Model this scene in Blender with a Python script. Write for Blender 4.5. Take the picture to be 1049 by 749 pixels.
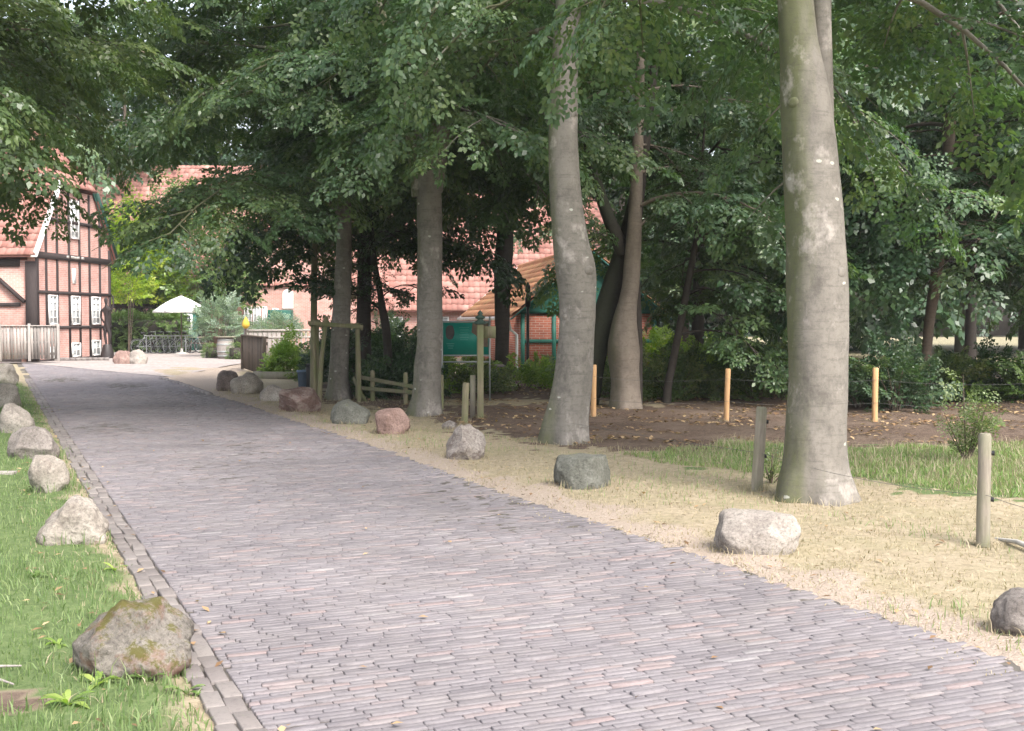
import bpy, bmesh, math, random
import numpy as np
from mathutils import Vector, Matrix, Euler, noise as mnoise

for _o in list(bpy.data.objects):
    bpy.data.objects.remove(_o)
SC = bpy.context.scene
COL = SC.collection
PI = math.pi
R = math.radians

# ------------------------------------------------------------------ camera
FPX, CX, CY, CAMZ, HORIZ = 1200.0, 524.5, 374.5, 1.65, 328.0
PITCH = math.atan((CY - HORIZ) / FPX)
cam_d = bpy.data.cameras.new('camera')
cam_d.sensor_width = 36.0
cam_d.lens = 36.0 * FPX / 1049.0
cam_d.clip_start = 0.1
cam_d.clip_end = 2000.0
cam = bpy.data.objects.new('camera', cam_d)
cam.location = (0, 0, CAMZ)
cam.rotation_euler = (PI / 2 - PITCH, 0, 0)
COL.objects.link(cam)
SC.camera = cam

# ------------------------------------------------------------------ light
SUN_EL, SUN_AZ = R(50), R(145)           # high, from the right and behind the camera
world = bpy.data.worlds.new('World')
SC.world = world
world.use_nodes = True
wn = world.node_tree
wn.nodes.clear()
sky = wn.nodes.new('ShaderNodeTexSky')
sky.sky_type = 'NISHITA'
sky.sun_disc = False
sky.sun_elevation = SUN_EL
sky.sun_rotation = SUN_AZ
sky.air_density = 1.0
sky.dust_density = 4.0
hs = wn.nodes.new('ShaderNodeHueSaturation')
hs.inputs['Saturation'].default_value = 0.42
bg = wn.nodes.new('ShaderNodeBackground')
bg.inputs['Strength'].default_value = 0.15
wo = wn.nodes.new('ShaderNodeOutputWorld')
wn.links.new(sky.outputs[0], hs.inputs['Color'])
wn.links.new(hs.outputs[0], bg.inputs['Color'])
wn.links.new(bg.outputs[0], wo.inputs['Surface'])
sun_d = bpy.data.lights.new('sun', 'SUN')
sun_d.energy = 1.5
sun_d.angle = R(24)
sun_d.color = (1.0, 0.95, 0.88)
sun = bpy.data.objects.new('sun', sun_d)
sv = Vector((math.sin(SUN_AZ) * math.cos(SUN_EL), math.cos(SUN_AZ) * math.cos(SUN_EL), math.sin(SUN_EL)))
sun.rotation_euler = sv.to_track_quat('Z', 'Y').to_euler()
sun.location = (20, -20, 40)
COL.objects.link(sun)
SC.view_settings.view_transform = 'Standard'
SC.view_settings.look = 'None'
SC.view_settings.exposure = 1.7
SC.view_settings.gamma = 1.0
SC.view_settings.use_curve_mapping = False
SC.render.engine = 'CYCLES'
SC.cycles.use_denoising = True
SC.cycles.max_bounces = 6
SC.cycles.diffuse_bounces = 3
SC.cycles.glossy_bounces = 2
SC.cycles.transmission_bounces = 4
SC.cycles.transparent_max_bounces = 4

# ------------------------------------------------------------------ helpers
def ray(px, py):
    x, y = (px - CX) / FPX, -(py - CY) / FPX
    c, s = math.cos(PITCH), math.sin(PITCH)
    return Vector((x, c + y * s, -s + y * c))

def G(px, py, z=0.0):
    r = ray(px, py)
    t = (z - CAMZ) / r.z
    return Vector((r.x * t, r.y * t, z))

def AT(px, py, d):
    r = ray(px, py)
    t = d / r.y
    return Vector((r.x * t, d, CAMZ + r.z * t))

class NB:
    """collects numpy geometry and links it as one mesh object"""
    def __init__(self):
        self.v, self.f, self.t, self.n = [], [], [], 0
    def add(self, verts, faces, tint=None):
        verts = np.asarray(verts, dtype=np.float64).reshape(-1, 3)
        faces = np.asarray(faces, dtype=np.int64)
        self.v.append(verts)
        self.f.append(faces + self.n)
        m = len(faces)
        self.t.append(np.full(m, 0.5) if tint is None else (np.full(m, float(tint)) if np.isscalar(tint) else np.asarray(tint)))
        self.n += len(verts)
    def poly(self, pts, tint=None):
        self.add(pts, [list(range(len(pts)))], tint)
    def box(self, c, s, rot=None, tint=None):
        hx, hy, hz = s[0] / 2, s[1] / 2, s[2] / 2
        v = np.array([(-hx, -hy, -hz), (hx, -hy, -hz), (hx, hy, -hz), (-hx, hy, -hz),
                      (-hx, -hy, hz), (hx, -hy, hz), (hx, hy, hz), (-hx, hy, hz)])
        if rot is not None:
            v = v @ np.array(rot.to_3x3() if not isinstance(rot, (int, float)) else Matrix.Rotation(rot, 3, 'Z')).T
        self.add(v + np.array(c), [(0, 3, 2, 1), (4, 5, 6, 7), (0, 1, 5, 4), (1, 2, 6, 5), (2, 3, 7, 6), (3, 0, 4, 7)], tint)
    def bar(self, a, b, w, h, up=(0, 0, 1), tint=None):
        a, b = Vector(a), Vector(b)
        d = (b - a)
        L = d.length
        d.normalize()
        u = Vector(up)
        if abs(d.dot(u)) > 0.98:
            u = Vector((0, 1, 0))
        s = d.cross(u).normalized()
        u2 = s.cross(d).normalized()
        v = []
        for t in (0, L):
            for (i, j) in ((-1, -1), (1, -1), (1, 1), (-1, 1)):
                v.append(a + d * t + s * (i * w / 2) + u2 * (j * h / 2))
        self.add([tuple(p) for p in v], [(3, 2, 1, 0), (4, 5, 6, 7), (0, 1, 5, 4), (1, 2, 6, 5), (2, 3, 7, 6), (3, 0, 4, 7)], tint)
    def tube(self, pts, rad, n=8, cap=True, tint=None, lump=0.0, seed=0, flare=0.0, flare_h=0.6, lobes=5):
        pts = [Vector(p) for p in pts]
        m = len(pts)
        if not hasattr(rad, '__len__'):
            rad = [rad] * m
        V = []
        ref = None
        for i in range(m):
            t = (pts[min(i + 1, m - 1)] - pts[max(i - 1, 0)])
            if t.length < 1e-9:
                t = Vector((0, 0, 1))
            t.normalize()
            if ref is None:
                ref = Vector((1, 0, 0)) if abs(t.x) < 0.9 else Vector((0, 1, 0))
            s = (ref - t * ref.dot(t)).normalized()
            ref = s
            b = t.cross(s)
            for k in range(n):
                a = 2 * PI * k / n
                r = rad[i]
                if lump:
                    q = Vector((math.cos(a) * 1.2, math.sin(a) * 1.2, pts[i].z * 1.1 + seed * 7.3))
                    r *= 1 + lump * mnoise.noise(q) + 0.5 * lump * mnoise.noise(q * 2.7)
                if flare:
                    h = max(0.0, 1 - (pts[i].z - pts[0].z) / flare_h)
                    r *= 1 + flare * h ** 2.2 * (0.6 + 0.62 * math.cos(lobes * a + seed + 0.7 * math.sin(a)) + 0.35 * math.sin(2 * a + seed * 2))
                V.append(pts[i] + (s * math.cos(a) + b * math.sin(a)) * r)
        F = []
        for i in range(m - 1):
            for k in range(n):
                k2 = (k + 1) % n
                F.append((i * n + k, i * n + k2, (i + 1) * n + k2, (i + 1) * n + k))
        self.add([tuple(p) for p in V], F, tint)
        if cap and n > 2:
            self.add([tuple(p) for p in V[:n]], [tuple(reversed(range(n)))], tint)
            self.add([tuple(p) for p in V[-n:]], [tuple(range(n))], tint)
    def lathe(self, prof, n=20, c=(0, 0, 0), tint=None):
        V, F = [], []
        for (r, z) in prof:
            for k in range(n):
                a = 2 * PI * k / n
                V.append((c[0] + r * math.cos(a), c[1] + r * math.sin(a), c[2] + z))
        for i in range(len(prof) - 1):
            for k in range(n):
                k2 = (k + 1) % n
                F.append((i * n + k, i * n + k2, (i + 1) * n + k2, (i + 1) * n + k))
        self.add(V, F, tint)
    def torus(self, c, axis, r, r2, n=20, m=6, tint=None):
        ax = Vector(axis).normalized()
        q = Vector((0, 0, 1)).rotation_difference(ax).to_matrix()
        pts = [Vector(c) + q @ Vector((r * math.cos(2 * PI * k / n), r * math.sin(2 * PI * k / n), 0)) for k in range(n)]
        V, F = [], []
        for k in range(n):
            o = (pts[k] - Vector(c)).normalized()
            for j in range(m):
                a = 2 * PI * j / m
                V.append(tuple(pts[k] + o * (r2 * math.cos(a)) + ax * (r2 * math.sin(a))))
        for k in range(n):
            for j in range(m):
                k2, j2 = (k + 1) % n, (j + 1) % m
                F.append((k * m + j, k2 * m + j, k2 * m + j2, k * m + j2))
        self.add(V, F, tint)
    def mesh(self, name, smooth=False):
        me = bpy.data.meshes.new(name)
        V = np.concatenate(self.v) if self.v else np.zeros((0, 3))
        me.vertices.add(len(V))
        me.vertices.foreach_set('co', V.astype(np.float32).ravel())
        sizes = np.concatenate([np.full(len(f), f.shape[1]) for f in self.f])
        loops = np.concatenate([f.ravel() for f in self.f])
        me.loops.add(len(loops))
        me.loops.foreach_set('vertex_index', loops.astype(np.int32))
        me.polygons.add(len(sizes))
        starts = np.concatenate([[0], np.cumsum(sizes)[:-1]])
        me.polygons.foreach_set('loop_start', starts.astype(np.int32))
        me.update(calc_edges=True)
        at = me.attributes.new('tint', 'FLOAT', 'FACE')
        at.data.foreach_set('value', np.concatenate(self.t).astype(np.float32))
        if smooth:
            me.polygons.foreach_set('use_smooth', np.ones(len(sizes), dtype=bool))
        me.validate(verbose=False)
        return me
    def build(self, name, m, parent=None, loc=None, smooth=False, bevel=0.0, rotz=0.0):
        me = self.mesh(name, smooth)
        me.materials.append(m)
        o = bpy.data.objects.new(name, me)
        COL.objects.link(o)
        if parent is not None:
            o.parent = parent
        if loc is not None:
            o.location = loc
        o.rotation_euler.z = rotz
        if bevel:
            b = o.modifiers.new('bevel', 'BEVEL')
            b.width = bevel
            b.segments = 2
            b.limit_method = 'ANGLE'
        return o

def tag(o, label, cat, group=None):
    o['label'] = label
    o['category'] = cat
    if group:
        o['group'] = group
    return o

def thing(name, label, cat, loc=(0, 0, 0), rotz=0.0, group=None):
    o = bpy.data.objects.new(name, None)
    o.empty_display_size = 0.2
    COL.objects.link(o)
    o.location = loc
    o.rotation_euler = (0, 0, rotz)
    return tag(o, label, cat, group)

def dup(root, loc, rotz=0.0, scale=None, label=None, group=None):
    r = root.copy()
    COL.objects.link(r)
    r.location = loc
    r.rotation_euler = (0, 0, rotz)
    if scale:
        r.scale = scale
    if label:
        r['label'] = label
    if group:
        r['group'] = group
    for ch in list(root.children):
        c = ch.copy()
        COL.objects.link(c)
        c.parent = r
        for g in list(ch.children):
            d = g.copy()
            COL.objects.link(d)
            d.parent = c
    return r

def kind(o, k):
    o['kind'] = k
    return o

# ------------------------------------------------------------------ materials
class Mat:
    def __init__(self, name):
        self.m = bpy.data.materials.new(name)
        self.m.use_nodes = True
        self.nt = self.m.node_tree
        self.b = self.nt.nodes['Principled BSDF']
        self.out = self.nt.nodes['Material Output']
    def n(self, typ, **kw):
        x = self.nt.nodes.new(typ)
        for k, v in kw.items():
            if k in x.inputs:
                x.inputs[k].default_value = v
            else:
                setattr(x, k, v)
        return x
    def l(self, a, b):
        self.nt.links.new(a, b)
    def coord(self, scale=(1, 1, 1), which='Object'):
        tc = self.n('ShaderNodeTexCoord')
        mp = self.n('ShaderNodeMapping')
        mp.inputs['Scale'].default_value = scale
        self.l(tc.outputs[which], mp.inputs['Vector'])
        return mp.outputs[0]
    def noise(self, vec, scale, detail=4, rough=0.6):
        x = self.n('ShaderNodeTexNoise')
        x.inputs['Scale'].default_value = scale
        x.inputs['Detail'].default_value = detail
        x.inputs['Roughness'].default_value = rough
        if vec is not None:
            self.l(vec, x.inputs['Vector'])
        return x.outputs['Fac']
    def ramp(self, fac, stops):
        r = self.n('ShaderNodeValToRGB')
        e = r.color_ramp.elements
        while len(e) < len(stops):
            e.new(0.5)
        for i, (p, c) in enumerate(stops):
            e[i].position = p
            e[i].color = (c[0], c[1], c[2], 1) if hasattr(c, '__len__') else (c, c, c, 1)
        self.l(fac, r.inputs[0])
        return r.outputs[0]
    def mix(self, fac, a, b, mode='MIX'):
        x = self.n('ShaderNodeMix', data_type='RGBA', blend_type=mode)
        for s, v in ((0, fac), (6, a), (7, b)):
            if hasattr(v, 'is_output'):
                self.l(v, x.inputs[s])
            elif s == 0:
                x.inputs[0].default_value = v
            else:
                x.inputs[s].default_value = (v[0], v[1], v[2], 1)
        return x.outputs[2]
    def attr(self, name):
        a = self.n('ShaderNodeAttribute')
        a.attribute_name = name
        return a
    def bump(self, h, strength=0.4, dist=0.02):
        x = self.n('ShaderNodeBump')
        x.inputs['Strength'].default_value = strength
        x.inputs['Distance'].default_value = dist
        self.l(h, x.inputs['Height'])
        self.l(x.outputs[0], self.b.inputs['Normal'])
    def color(self, c):
        if hasattr(c, 'is_output'):
            self.l(c, self.b.inputs['Base Color'])
        else:
            self.b.inputs['Base Color'].default_value = (c[0], c[1], c[2], 1)
    def rough(self, r, spec=0.5):
        self.b.inputs['Roughness'].default_value = r
        self.b.inputs['Specular IOR Level'].default_value = spec

def scl(c, k):
    return tuple(min(1.0, x * k) for x in c)

def mat_plain(name, c, rough=0.7, var=0.25, scale=6.0, bump=0.15, stretch=(1, 1, 1), metal=0.0, dirt=None):
    m = Mat(name)
    v = m.coord(stretch)
    f = m.noise(v, scale, 6)
    col = m.ramp(f, [(0.25, scl(c, 1 - var)), (0.75, scl(c, 1 + var))])
    if dirt:
        g = m.noise(m.coord(), 2.3, 5)
        gg = m.ramp(g, [(0.48, 0.0), (0.66, 0.8)])
        col = m.mix(gg, col, dirt)
    m.color(col)
    m.rough(rough, 0.35)
    m.b.inputs['Metallic'].default_value = metal
    if bump:
        m.bump(m.noise(v, scale * 4, 4), bump, 0.01)
    return m.m

def mat_wood(name, c, algae=None, var=0.4):
    m = Mat(name)
    v = m.coord((14, 14, 1.2))
    f = m.noise(v, 3.0, 6, 0.7)
    col = m.ramp(f, [(0.25, scl(c, 1 - var)), (0.55, c), (0.8, scl(c, 1 + var * 0.7))])
    t = m.attr('tint').outputs['Fac']
    tv = m.ramp(t, [(0.0, 0.7), (1.0, 1.2)])
    col = m.mix(1.0, col, tv, 'MULTIPLY')
    if algae:
        g = m.ramp(m.noise(m.coord((2, 2, 1)), 2.5, 5), [(0.4, 0.0), (0.65, 0.75)])
        col = m.mix(g, col, algae)
    m.color(col)
    m.rough(0.85, 0.25)
    m.bump(f, 0.35, 0.01)
    return m.m

def mat_leaf(name, dark, mid, light, trans=0.28, rough=0.36, spec=0.5):
    m = Mat(name)
    t = m.attr('tint').outputs['Fac']
    col = m.ramp(t, [(0.05, dark), (0.5, mid), (0.95, light)])
    m.color(col)
    m.rough(rough, spec)
    tr = m.n('ShaderNodeBsdfTranslucent')
    c2 = m.mix(1.0, col, (1.6, 1.9, 0.7), 'MULTIPLY')
    m.l(c2, tr.inputs['Color'])
    mx = m.n('ShaderNodeMixShader')
    mx.inputs[0].default_value = trans
    m.l(m.b.outputs[0], mx.inputs[1])
    m.l(tr.outputs[0], mx.inputs[2])
    m.l(mx.outputs[0], m.out.inputs['Surface'])
    return m.m

def mat_bark(name, base, algae, spots=True, dark=0.5, side=-1.0):
    m = Mat(name)
    v = m.coord((1, 1, 1))
    f = m.noise(m.coord((2.2, 2.2, 1.6)), 2.2, 7, 0.7)
    col = m.ramp(f, [(0.28, scl(base, 0.72)), (0.5, base), (0.72, scl(base, 1.22))])
    bands = m.noise(m.coord((1.5, 1.5, 14.0)), 2.0, 6, 0.75)
    col = m.mix(m.ramp(bands, [(0.53, 0.0), (0.66, 0.5)]), col, scl(base, 0.45))
    big = m.noise(m.coord((2, 2, 0.5)), 1.6, 4)
    # green algae streaks, thickest on the weather side
    sx = m.n('ShaderNodeSeparateXYZ')
    tc = m.n('ShaderNodeTexCoord')
    m.l(tc.outputs['Object'], sx.inputs[0])
    ma = m.n('ShaderNodeMath', operation='MULTIPLY_ADD')
    ma.inputs[1].default_value = side * 1.5
    m.l(sx.outputs['X'], ma.inputs[0])
    m.l(big, ma.inputs[2])
    g = m.ramp(ma.outputs[0], [(0.52, 0.0), (0.85, 0.8)])
    col = m.mix(g, col, algae)
    fine = m.noise(v, 22, 4, 0.7)
    col = m.mix(m.ramp(fine, [(0.35, 0.35), (0.5, 0.0)]), col, scl(base, 0.45))
    if spots:
        vo = m.n('ShaderNodeTexVoronoi')
        vo.inputs['Scale'].default_value = 3.4
        m.l(m.coord((1, 1, 1.8)), vo.inputs['Vector'])
        dn = m.n('ShaderNodeMath', operation='MULTIPLY_ADD')
        dn.inputs[1].default_value = 0.16
        m.l(m.noise(v, 26, 3), dn.inputs[0])
        m.l(vo.outputs['Distance'], dn.inputs[2])
        s = m.ramp(dn.outputs[0], [(0.165, 0.9), (0.185, 0.0)])
        col = m.mix(s, col, (0.40, 0.40, 0.35))
        pt = m.ramp(m.noise(m.coord((1, 1, 0.8)), 2.6, 5, 0.7), [(0.56, 0.0), (0.66, 0.6)])
        col = m.mix(pt, col, (0.40, 0.36, 0.33))
        dk = m.ramp(m.noise(m.coord((1.2, 1.2, 0.7), ), 1.9, 7, 0.75), [(0.36, 0.6), (0.47, 0.0)])
        col = m.mix(dk, col, scl(base, 0.42))
    m.color(col)
    m.rough(0.85, 0.25)
    mx = m.n('ShaderNodeMath', operation='MULTIPLY_ADD')
    mx.inputs[1].default_value = 0.5
    m.l(fine, mx.inputs[0])
    m.l(f, mx.inputs[2])
    m.bump(mx.outputs[0], 0.35, 0.018)
    return m.m

def mat_rock(name, c1, c2, moss=None, moss_amt=0.5, stain=None):
    m = Mat(name)
    v = m.coord()
    f = m.noise(v, 3.2, 8, 0.65)
    col = m.ramp(f, [(0.3, c1), (0.62, c2)])
    sp = m.noise(v, 42, 3, 0.8)
    col = m.mix(m.ramp(sp, [(0.36, 0.55), (0.5, 0.0)]), col, scl(c1, 0.5))
    col = m.mix(m.ramp(sp, [(0.55, 0.0), (0.72, 0.45)]), col, scl(c2, 1.35))
    if stain:
        s = m.ramp(m.noise(m.coord((1, 1, 1.3)), 5.5, 5, 0.7), [(0.5, 0.0), (0.62, 0.75)])
        col = m.mix(s, col, stain)
    if moss:
        ge = m.n('ShaderNodeNewGeometry')
        sx = m.n('ShaderNodeSeparateXYZ')
        m.l(ge.outputs['Normal'], sx.inputs[0])
        ad = m.n('ShaderNodeMath', operation='MULTIPLY_ADD')
        ad.inputs[1].default_value = 0.10
        m.l(sx.outputs['Z'], ad.inputs[0])
        tcz = m.n('ShaderNodeTexCoord')
        sz = m.n('ShaderNodeSeparateXYZ')
        m.l(tcz.outputs['Object'], sz.inputs[0])
        az_ = m.n('ShaderNodeMath', operation='MULTIPLY_ADD')
        az_.inputs[1].default_value = 0.22
        m.l(sz.outputs['Z'], az_.inputs[0])
        m.l(m.noise(v, 6.5, 9, 0.8), az_.inputs[2])
        m.l(az_.outputs[0], ad.inputs[2])
        g = m.ramp(ad.outputs[0], [(0.78 - 0.3 * moss_amt, 0.0), (0.86 - 0.3 * moss_amt, 0.9)])
        col = m.mix(g, col, moss)
    m.color(col)
    m.rough(0.9, 0.2)
    b1 = m.noise(v, 11, 10, 0.8)
    m.bump(b1, 0.9, 0.035)
    return m.m

def mat_brick(name, c1, c2, mortar, sx=1.0, axes='XZ', paint=None):
    m = Mat(name)
    tc = m.n('ShaderNodeTexCoord')
    sp = m.n('ShaderNodeSeparateXYZ')
    m.l(tc.outputs['Object'], sp.inputs[0])
    cb = m.n('ShaderNodeCombineXYZ')
    ad = m.n('ShaderNodeMath', operation='ADD')
    m.l(sp.outputs['X'], ad.inputs[0])
    m.l(sp.outputs['Y'], ad.inputs[1])
    m.l(ad.outputs[0], cb.inputs['X'])
    m.l(sp.outputs['Z'], cb.inputs['Y'])
    b = m.n('ShaderNodeTexBrick')
    b.inputs['Scale'].default_value = sx
    b.inputs['Brick Width'].default_value = 0.24
    b.inputs['Row Height'].default_value = 0.075
    b.inputs['Mortar Size'].default_value = 0.008
    b.inputs['Color1'].default_value = (*c1, 1)
    b.inputs['Color2'].default_value = (*c2, 1)
    b.inputs['Mortar'].default_value = (*mortar, 1)
    b.inputs['Bias'].default_value = 0.0
    m.l(cb.outputs[0], b.inputs['Vector'])
    v = m.coord()
    n1 = m.ramp(m.noise(v, 1.3, 6, 0.7), [(0.3, 0.72), (0.7, 1.22)])
    col = m.mix(1.0, b.outputs['Color'], n1, 'MULTIPLY')
    m.color(col)
    m.rough(0.9, 0.2)
    m.bump(b.outputs['Fac'], -0.3, 0.01)
    return m.m

def mat_tile(name, a, b, c, lichen=None, amt=0.5):
    m = Mat(name)
    t = m.attr('tint').outputs['Fac']
    col = m.ramp(t, [(0.0, a), (0.5, b), (1.0, c)])
    v = m.coord()
    n1 = m.ramp(m.noise(v, 0.9, 6, 0.7), [(0.3, 0.65), (0.7, 1.2)])
    col = m.mix(1.0, col, n1, 'MULTIPLY')
    if lichen:
        g = m.ramp(m.noise(v, 2.1, 6, 0.75), [(0.62 - 0.3 * amt, 0.0), (0.75 - 0.3 * amt, 0.85)])
        col = m.mix(g, col, lichen)
    m.color(col)
    m.rough(0.8, 0.3)
    return m.m

M = {}
M['leaf_beech'] = mat_leaf('beech_leaf', (0.0425, 0.0831, 0.0378), (0.0774, 0.1340, 0.0604), (0.1463, 0.1935, 0.0708))
M['leaf_dark'] = mat_leaf('dark_leaf', (0.0202, 0.0451, 0.0233), (0.0374, 0.0762, 0.0357), (0.0700, 0.1128, 0.0428))
M['leaf_blue'] = mat_leaf('bluish_leaf', (0.0354, 0.0691, 0.0388), (0.0640, 0.1112, 0.0607), (0.1264, 0.1685, 0.0800))
M['leaf_lime'] = mat_leaf('lime_leaf', (0.10, 0.17, 0.02), (0.20, 0.28, 0.03), (0.36, 0.38, 0.05), trans=0.45)
M['leaf_oak'] = mat_leaf('oak_leaf', (0.0443, 0.0768, 0.0314), (0.0836, 0.1260, 0.0492), (0.1476, 0.1820, 0.0640))
M['leaf_hedge'] = mat_leaf('hedge_leaf', (0.055, 0.10, 0.03), (0.10, 0.165, 0.045), (0.17, 0.24, 0.075))
M['leaf_bright'] = mat_leaf('bright_leaf', (0.10, 0.17, 0.04), (0.19, 0.28, 0.06), (0.32, 0.38, 0.11), trans=0.4)
M['leaf_silver'] = mat_leaf('silver_leaf', (0.10, 0.15, 0.11), (0.20, 0.27, 0.21), (0.32, 0.38, 0.31), rough=0.6)
M['leaf_pale'] = mat_leaf('pale_leaf', (0.09, 0.13, 0.05), (0.17, 0.22, 0.09), (0.28, 0.33, 0.15))
M['leaf_bramble'] = mat_leaf('bramble_leaf', (0.045, 0.08, 0.03), (0.10, 0.15, 0.05), (0.24, 0.25, 0.11))
M['leaf_dry'] = mat_leaf('dry_leaf', (0.10, 0.055, 0.025), (0.24, 0.14, 0.07), (0.45, 0.32, 0.18), trans=0.1, rough=0.8)
M['grass'] = mat_leaf('grass_blade', (0.085, 0.138, 0.050), (0.140, 0.200, 0.080), (0.25, 0.29, 0.15), trans=0.3, rough=0.55, spec=0.3)
M['meadow'] = mat_leaf('meadow_blade', (0.11, 0.18, 0.06), (0.18, 0.27, 0.09), (0.30, 0.35, 0.16), trans=0.3, rough=0.6, spec=0.3)  # grass colours lightened to make up for the tree shade on these blades
M['straw'] = mat_leaf('straw_blade', (0.20, 0.165, 0.105), (0.315, 0.262, 0.18), (0.44, 0.375, 0.28), trans=0.15, rough=0.8, spec=0.2)
M['bark_beech'] = mat_bark('beech_bark', (0.185, 0.168, 0.148), (0.095, 0.105, 0.042))
M['bark_brown'] = mat_bark('brown_bark', (0.150, 0.115, 0.090), (0.075, 0.075, 0.040), spots=False)
M['bark_dark'] = mat_bark('dark_bark', (0.050, 0.042, 0.036), (0.035, 0.040, 0.025), spots=False)
M['bark_grey'] = mat_bark('grey_bark', (0.20, 0.165, 0.135), (0.105, 0.10, 0.06), spots=False)
M['timber'] = mat_wood('black_timber', (0.045, 0.035, 0.034))
M['oldwood'] = mat_wood('weathered_wood', (0.25, 0.22, 0.18), (0.15, 0.16, 0.09))
M['greywood'] = mat_wood('silvered_wood', (0.30, 0.27, 0.25))
M['darkwood'] = mat_wood('dark_board', (0.115, 0.090, 0.070))
M['newwood'] = mat_wood('new_softwood', (0.52, 0.31, 0.155), None, 0.2)
M['greenwood'] = mat_wood('algae_wood', (0.23, 0.20, 0.13), (0.14, 0.17, 0.07))
M['brick'] = mat_brick('pink_brick', (0.50, 0.275, 0.235), (0.44, 0.225, 0.19), (0.50, 0.41, 0.37))
M['brick_red'] = mat_brick('red_brick', (0.40, 0.13, 0.085), (0.30, 0.095, 0.065), (0.38, 0.30, 0.25))
M['tile_red'] = mat_tile('red_tile', (0.27, 0.118, 0.095), (0.35, 0.170, 0.140), (0.44, 0.245, 0.205))
M['tile_ochre'] = mat_tile('lichen_tile', (0.40, 0.15, 0.08), (0.47, 0.215, 0.11), (0.54, 0.31, 0.15), (0.42, 0.30, 0.11), 0.3)
M['white'] = mat_plain('white_paint', (0.78, 0.78, 0.76), 0.5, 0.05)
M['green_paint'] = mat_plain('green_paint', (0.018, 0.105, 0.080), 0.55, 0.3)
M['dark_green'] = mat_plain('dark_green_paint', (0.008, 0.050, 0.036), 0.5, 0.2)
M['glass'] = mat_plain('window_glass', (0.42, 0.44, 0.45), 0.12, 0.25, 3.0, 0.0)
M['dark_glass'] = mat_plain('dark_window_glass', (0.05, 0.055, 0.06), 0.08, 0.3, 3.0, 0.0)
M['metal'] = mat_plain('galvanised_metal', (0.36, 0.38, 0.38), 0.45, 0.2, metal=0.5)
M['black_metal'] = mat_plain('black_metal', (0.02, 0.02, 0.022), 0.4, 0.2)
M['bronze'] = mat_plain('dark_bronze', (0.028, 0.022, 0.022), 0.5, 0.3)
M['wire'] = mat_plain('dull_wire', (0.10, 0.10, 0.095), 0.6, 0.1)
M['cap'] = mat_plain('weathered_green', (0.05, 0.09, 0.07), 0.7, 0.3)
M['fabric'] = mat_plain('white_canvas', (0.80, 0.80, 0.78), 0.9, 0.04)
M['stone'] = mat_plain('pale_stone', (0.40, 0.38, 0.35), 0.9, 0.2)
M['rubber'] = mat_plain('rubber', (0.02, 0.02, 0.02), 0.8, 0.2)
M['bluegrey'] = mat_plain('bluegrey_plastic', (0.12, 0.17, 0.25), 0.6, 0.15)
M['black_plastic'] = mat_plain('black_plastic', (0.018, 0.018, 0.02), 0.5, 0.2)
M['yellow'] = mat_plain('yellow_paint', (0.55, 0.36, 0.05), 0.6, 0.1)

# ------------------------------------------------------------------ foliage
def leaf_sprays(seed, nvar=8, twigs=9, per=6, leaf=0.085, w=0.62, length=0.85, droop=0.18, tilt=0.45):
    """a few different leafy sprays: arrays (n, 4, 3); x runs outwards, z is the upper side"""
    rg = np.random.default_rng(seed)
    out = []
    for _ in range(nvar):
        L = []
        def leafat(p, ang):
            a = ang + rg.normal(0, 0.35)
            d = np.array([math.cos(a), math.sin(a), rg.normal(-0.12, 0.25)])
            d /= np.linalg.norm(d)
            n = np.array([rg.normal(0, tilt), rg.normal(0, tilt), 1.0])
            s = np.cross(n, d)
            s /= np.linalg.norm(s)
            n = np.cross(d, s)
            k = leaf * rg.uniform(0.7, 1.2)
            L.append([p, p + d * k * 0.48 + s * k * w / 2 + n * k * 0.06, p + d * k - n * k * 0.12, p + d * k * 0.48 - s * k * w / 2 + n * k * 0.06])
        side = 1
        for i in range(twigs):
            t = (i + 0.6) / twigs
            base = np.array([t * length, 0, 0])
            side = -side
            tl = length * (0.48 * (1 - t) + 0.14) * rg.uniform(0.7, 1.2)
            ang = side * rg.uniform(0.6, 1.05)
            for j in range(per):
                s = (j + rg.uniform(0.2, 0.9)) / per
                q = base + np.array([math.cos(ang) * tl * s, math.sin(ang) * tl * s, rg.normal(0, 0.02)])
                leafat(q, ang + (0.75 if j % 2 else -0.75))
            leafat(base + np.array([math.cos(ang) * tl, math.sin(ang) * tl, 0]), ang)
            leafat(base, side * 0.9)
        leafat(np.array([length, 0, 0]), 0.0)
        A = np.array(L)
        A[:, :, 2] -= droop * (A[:, :, 0] / length) ** 2 * length + 0.35 * A[:, :, 1] ** 2
        out.append(A)
    return out

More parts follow.
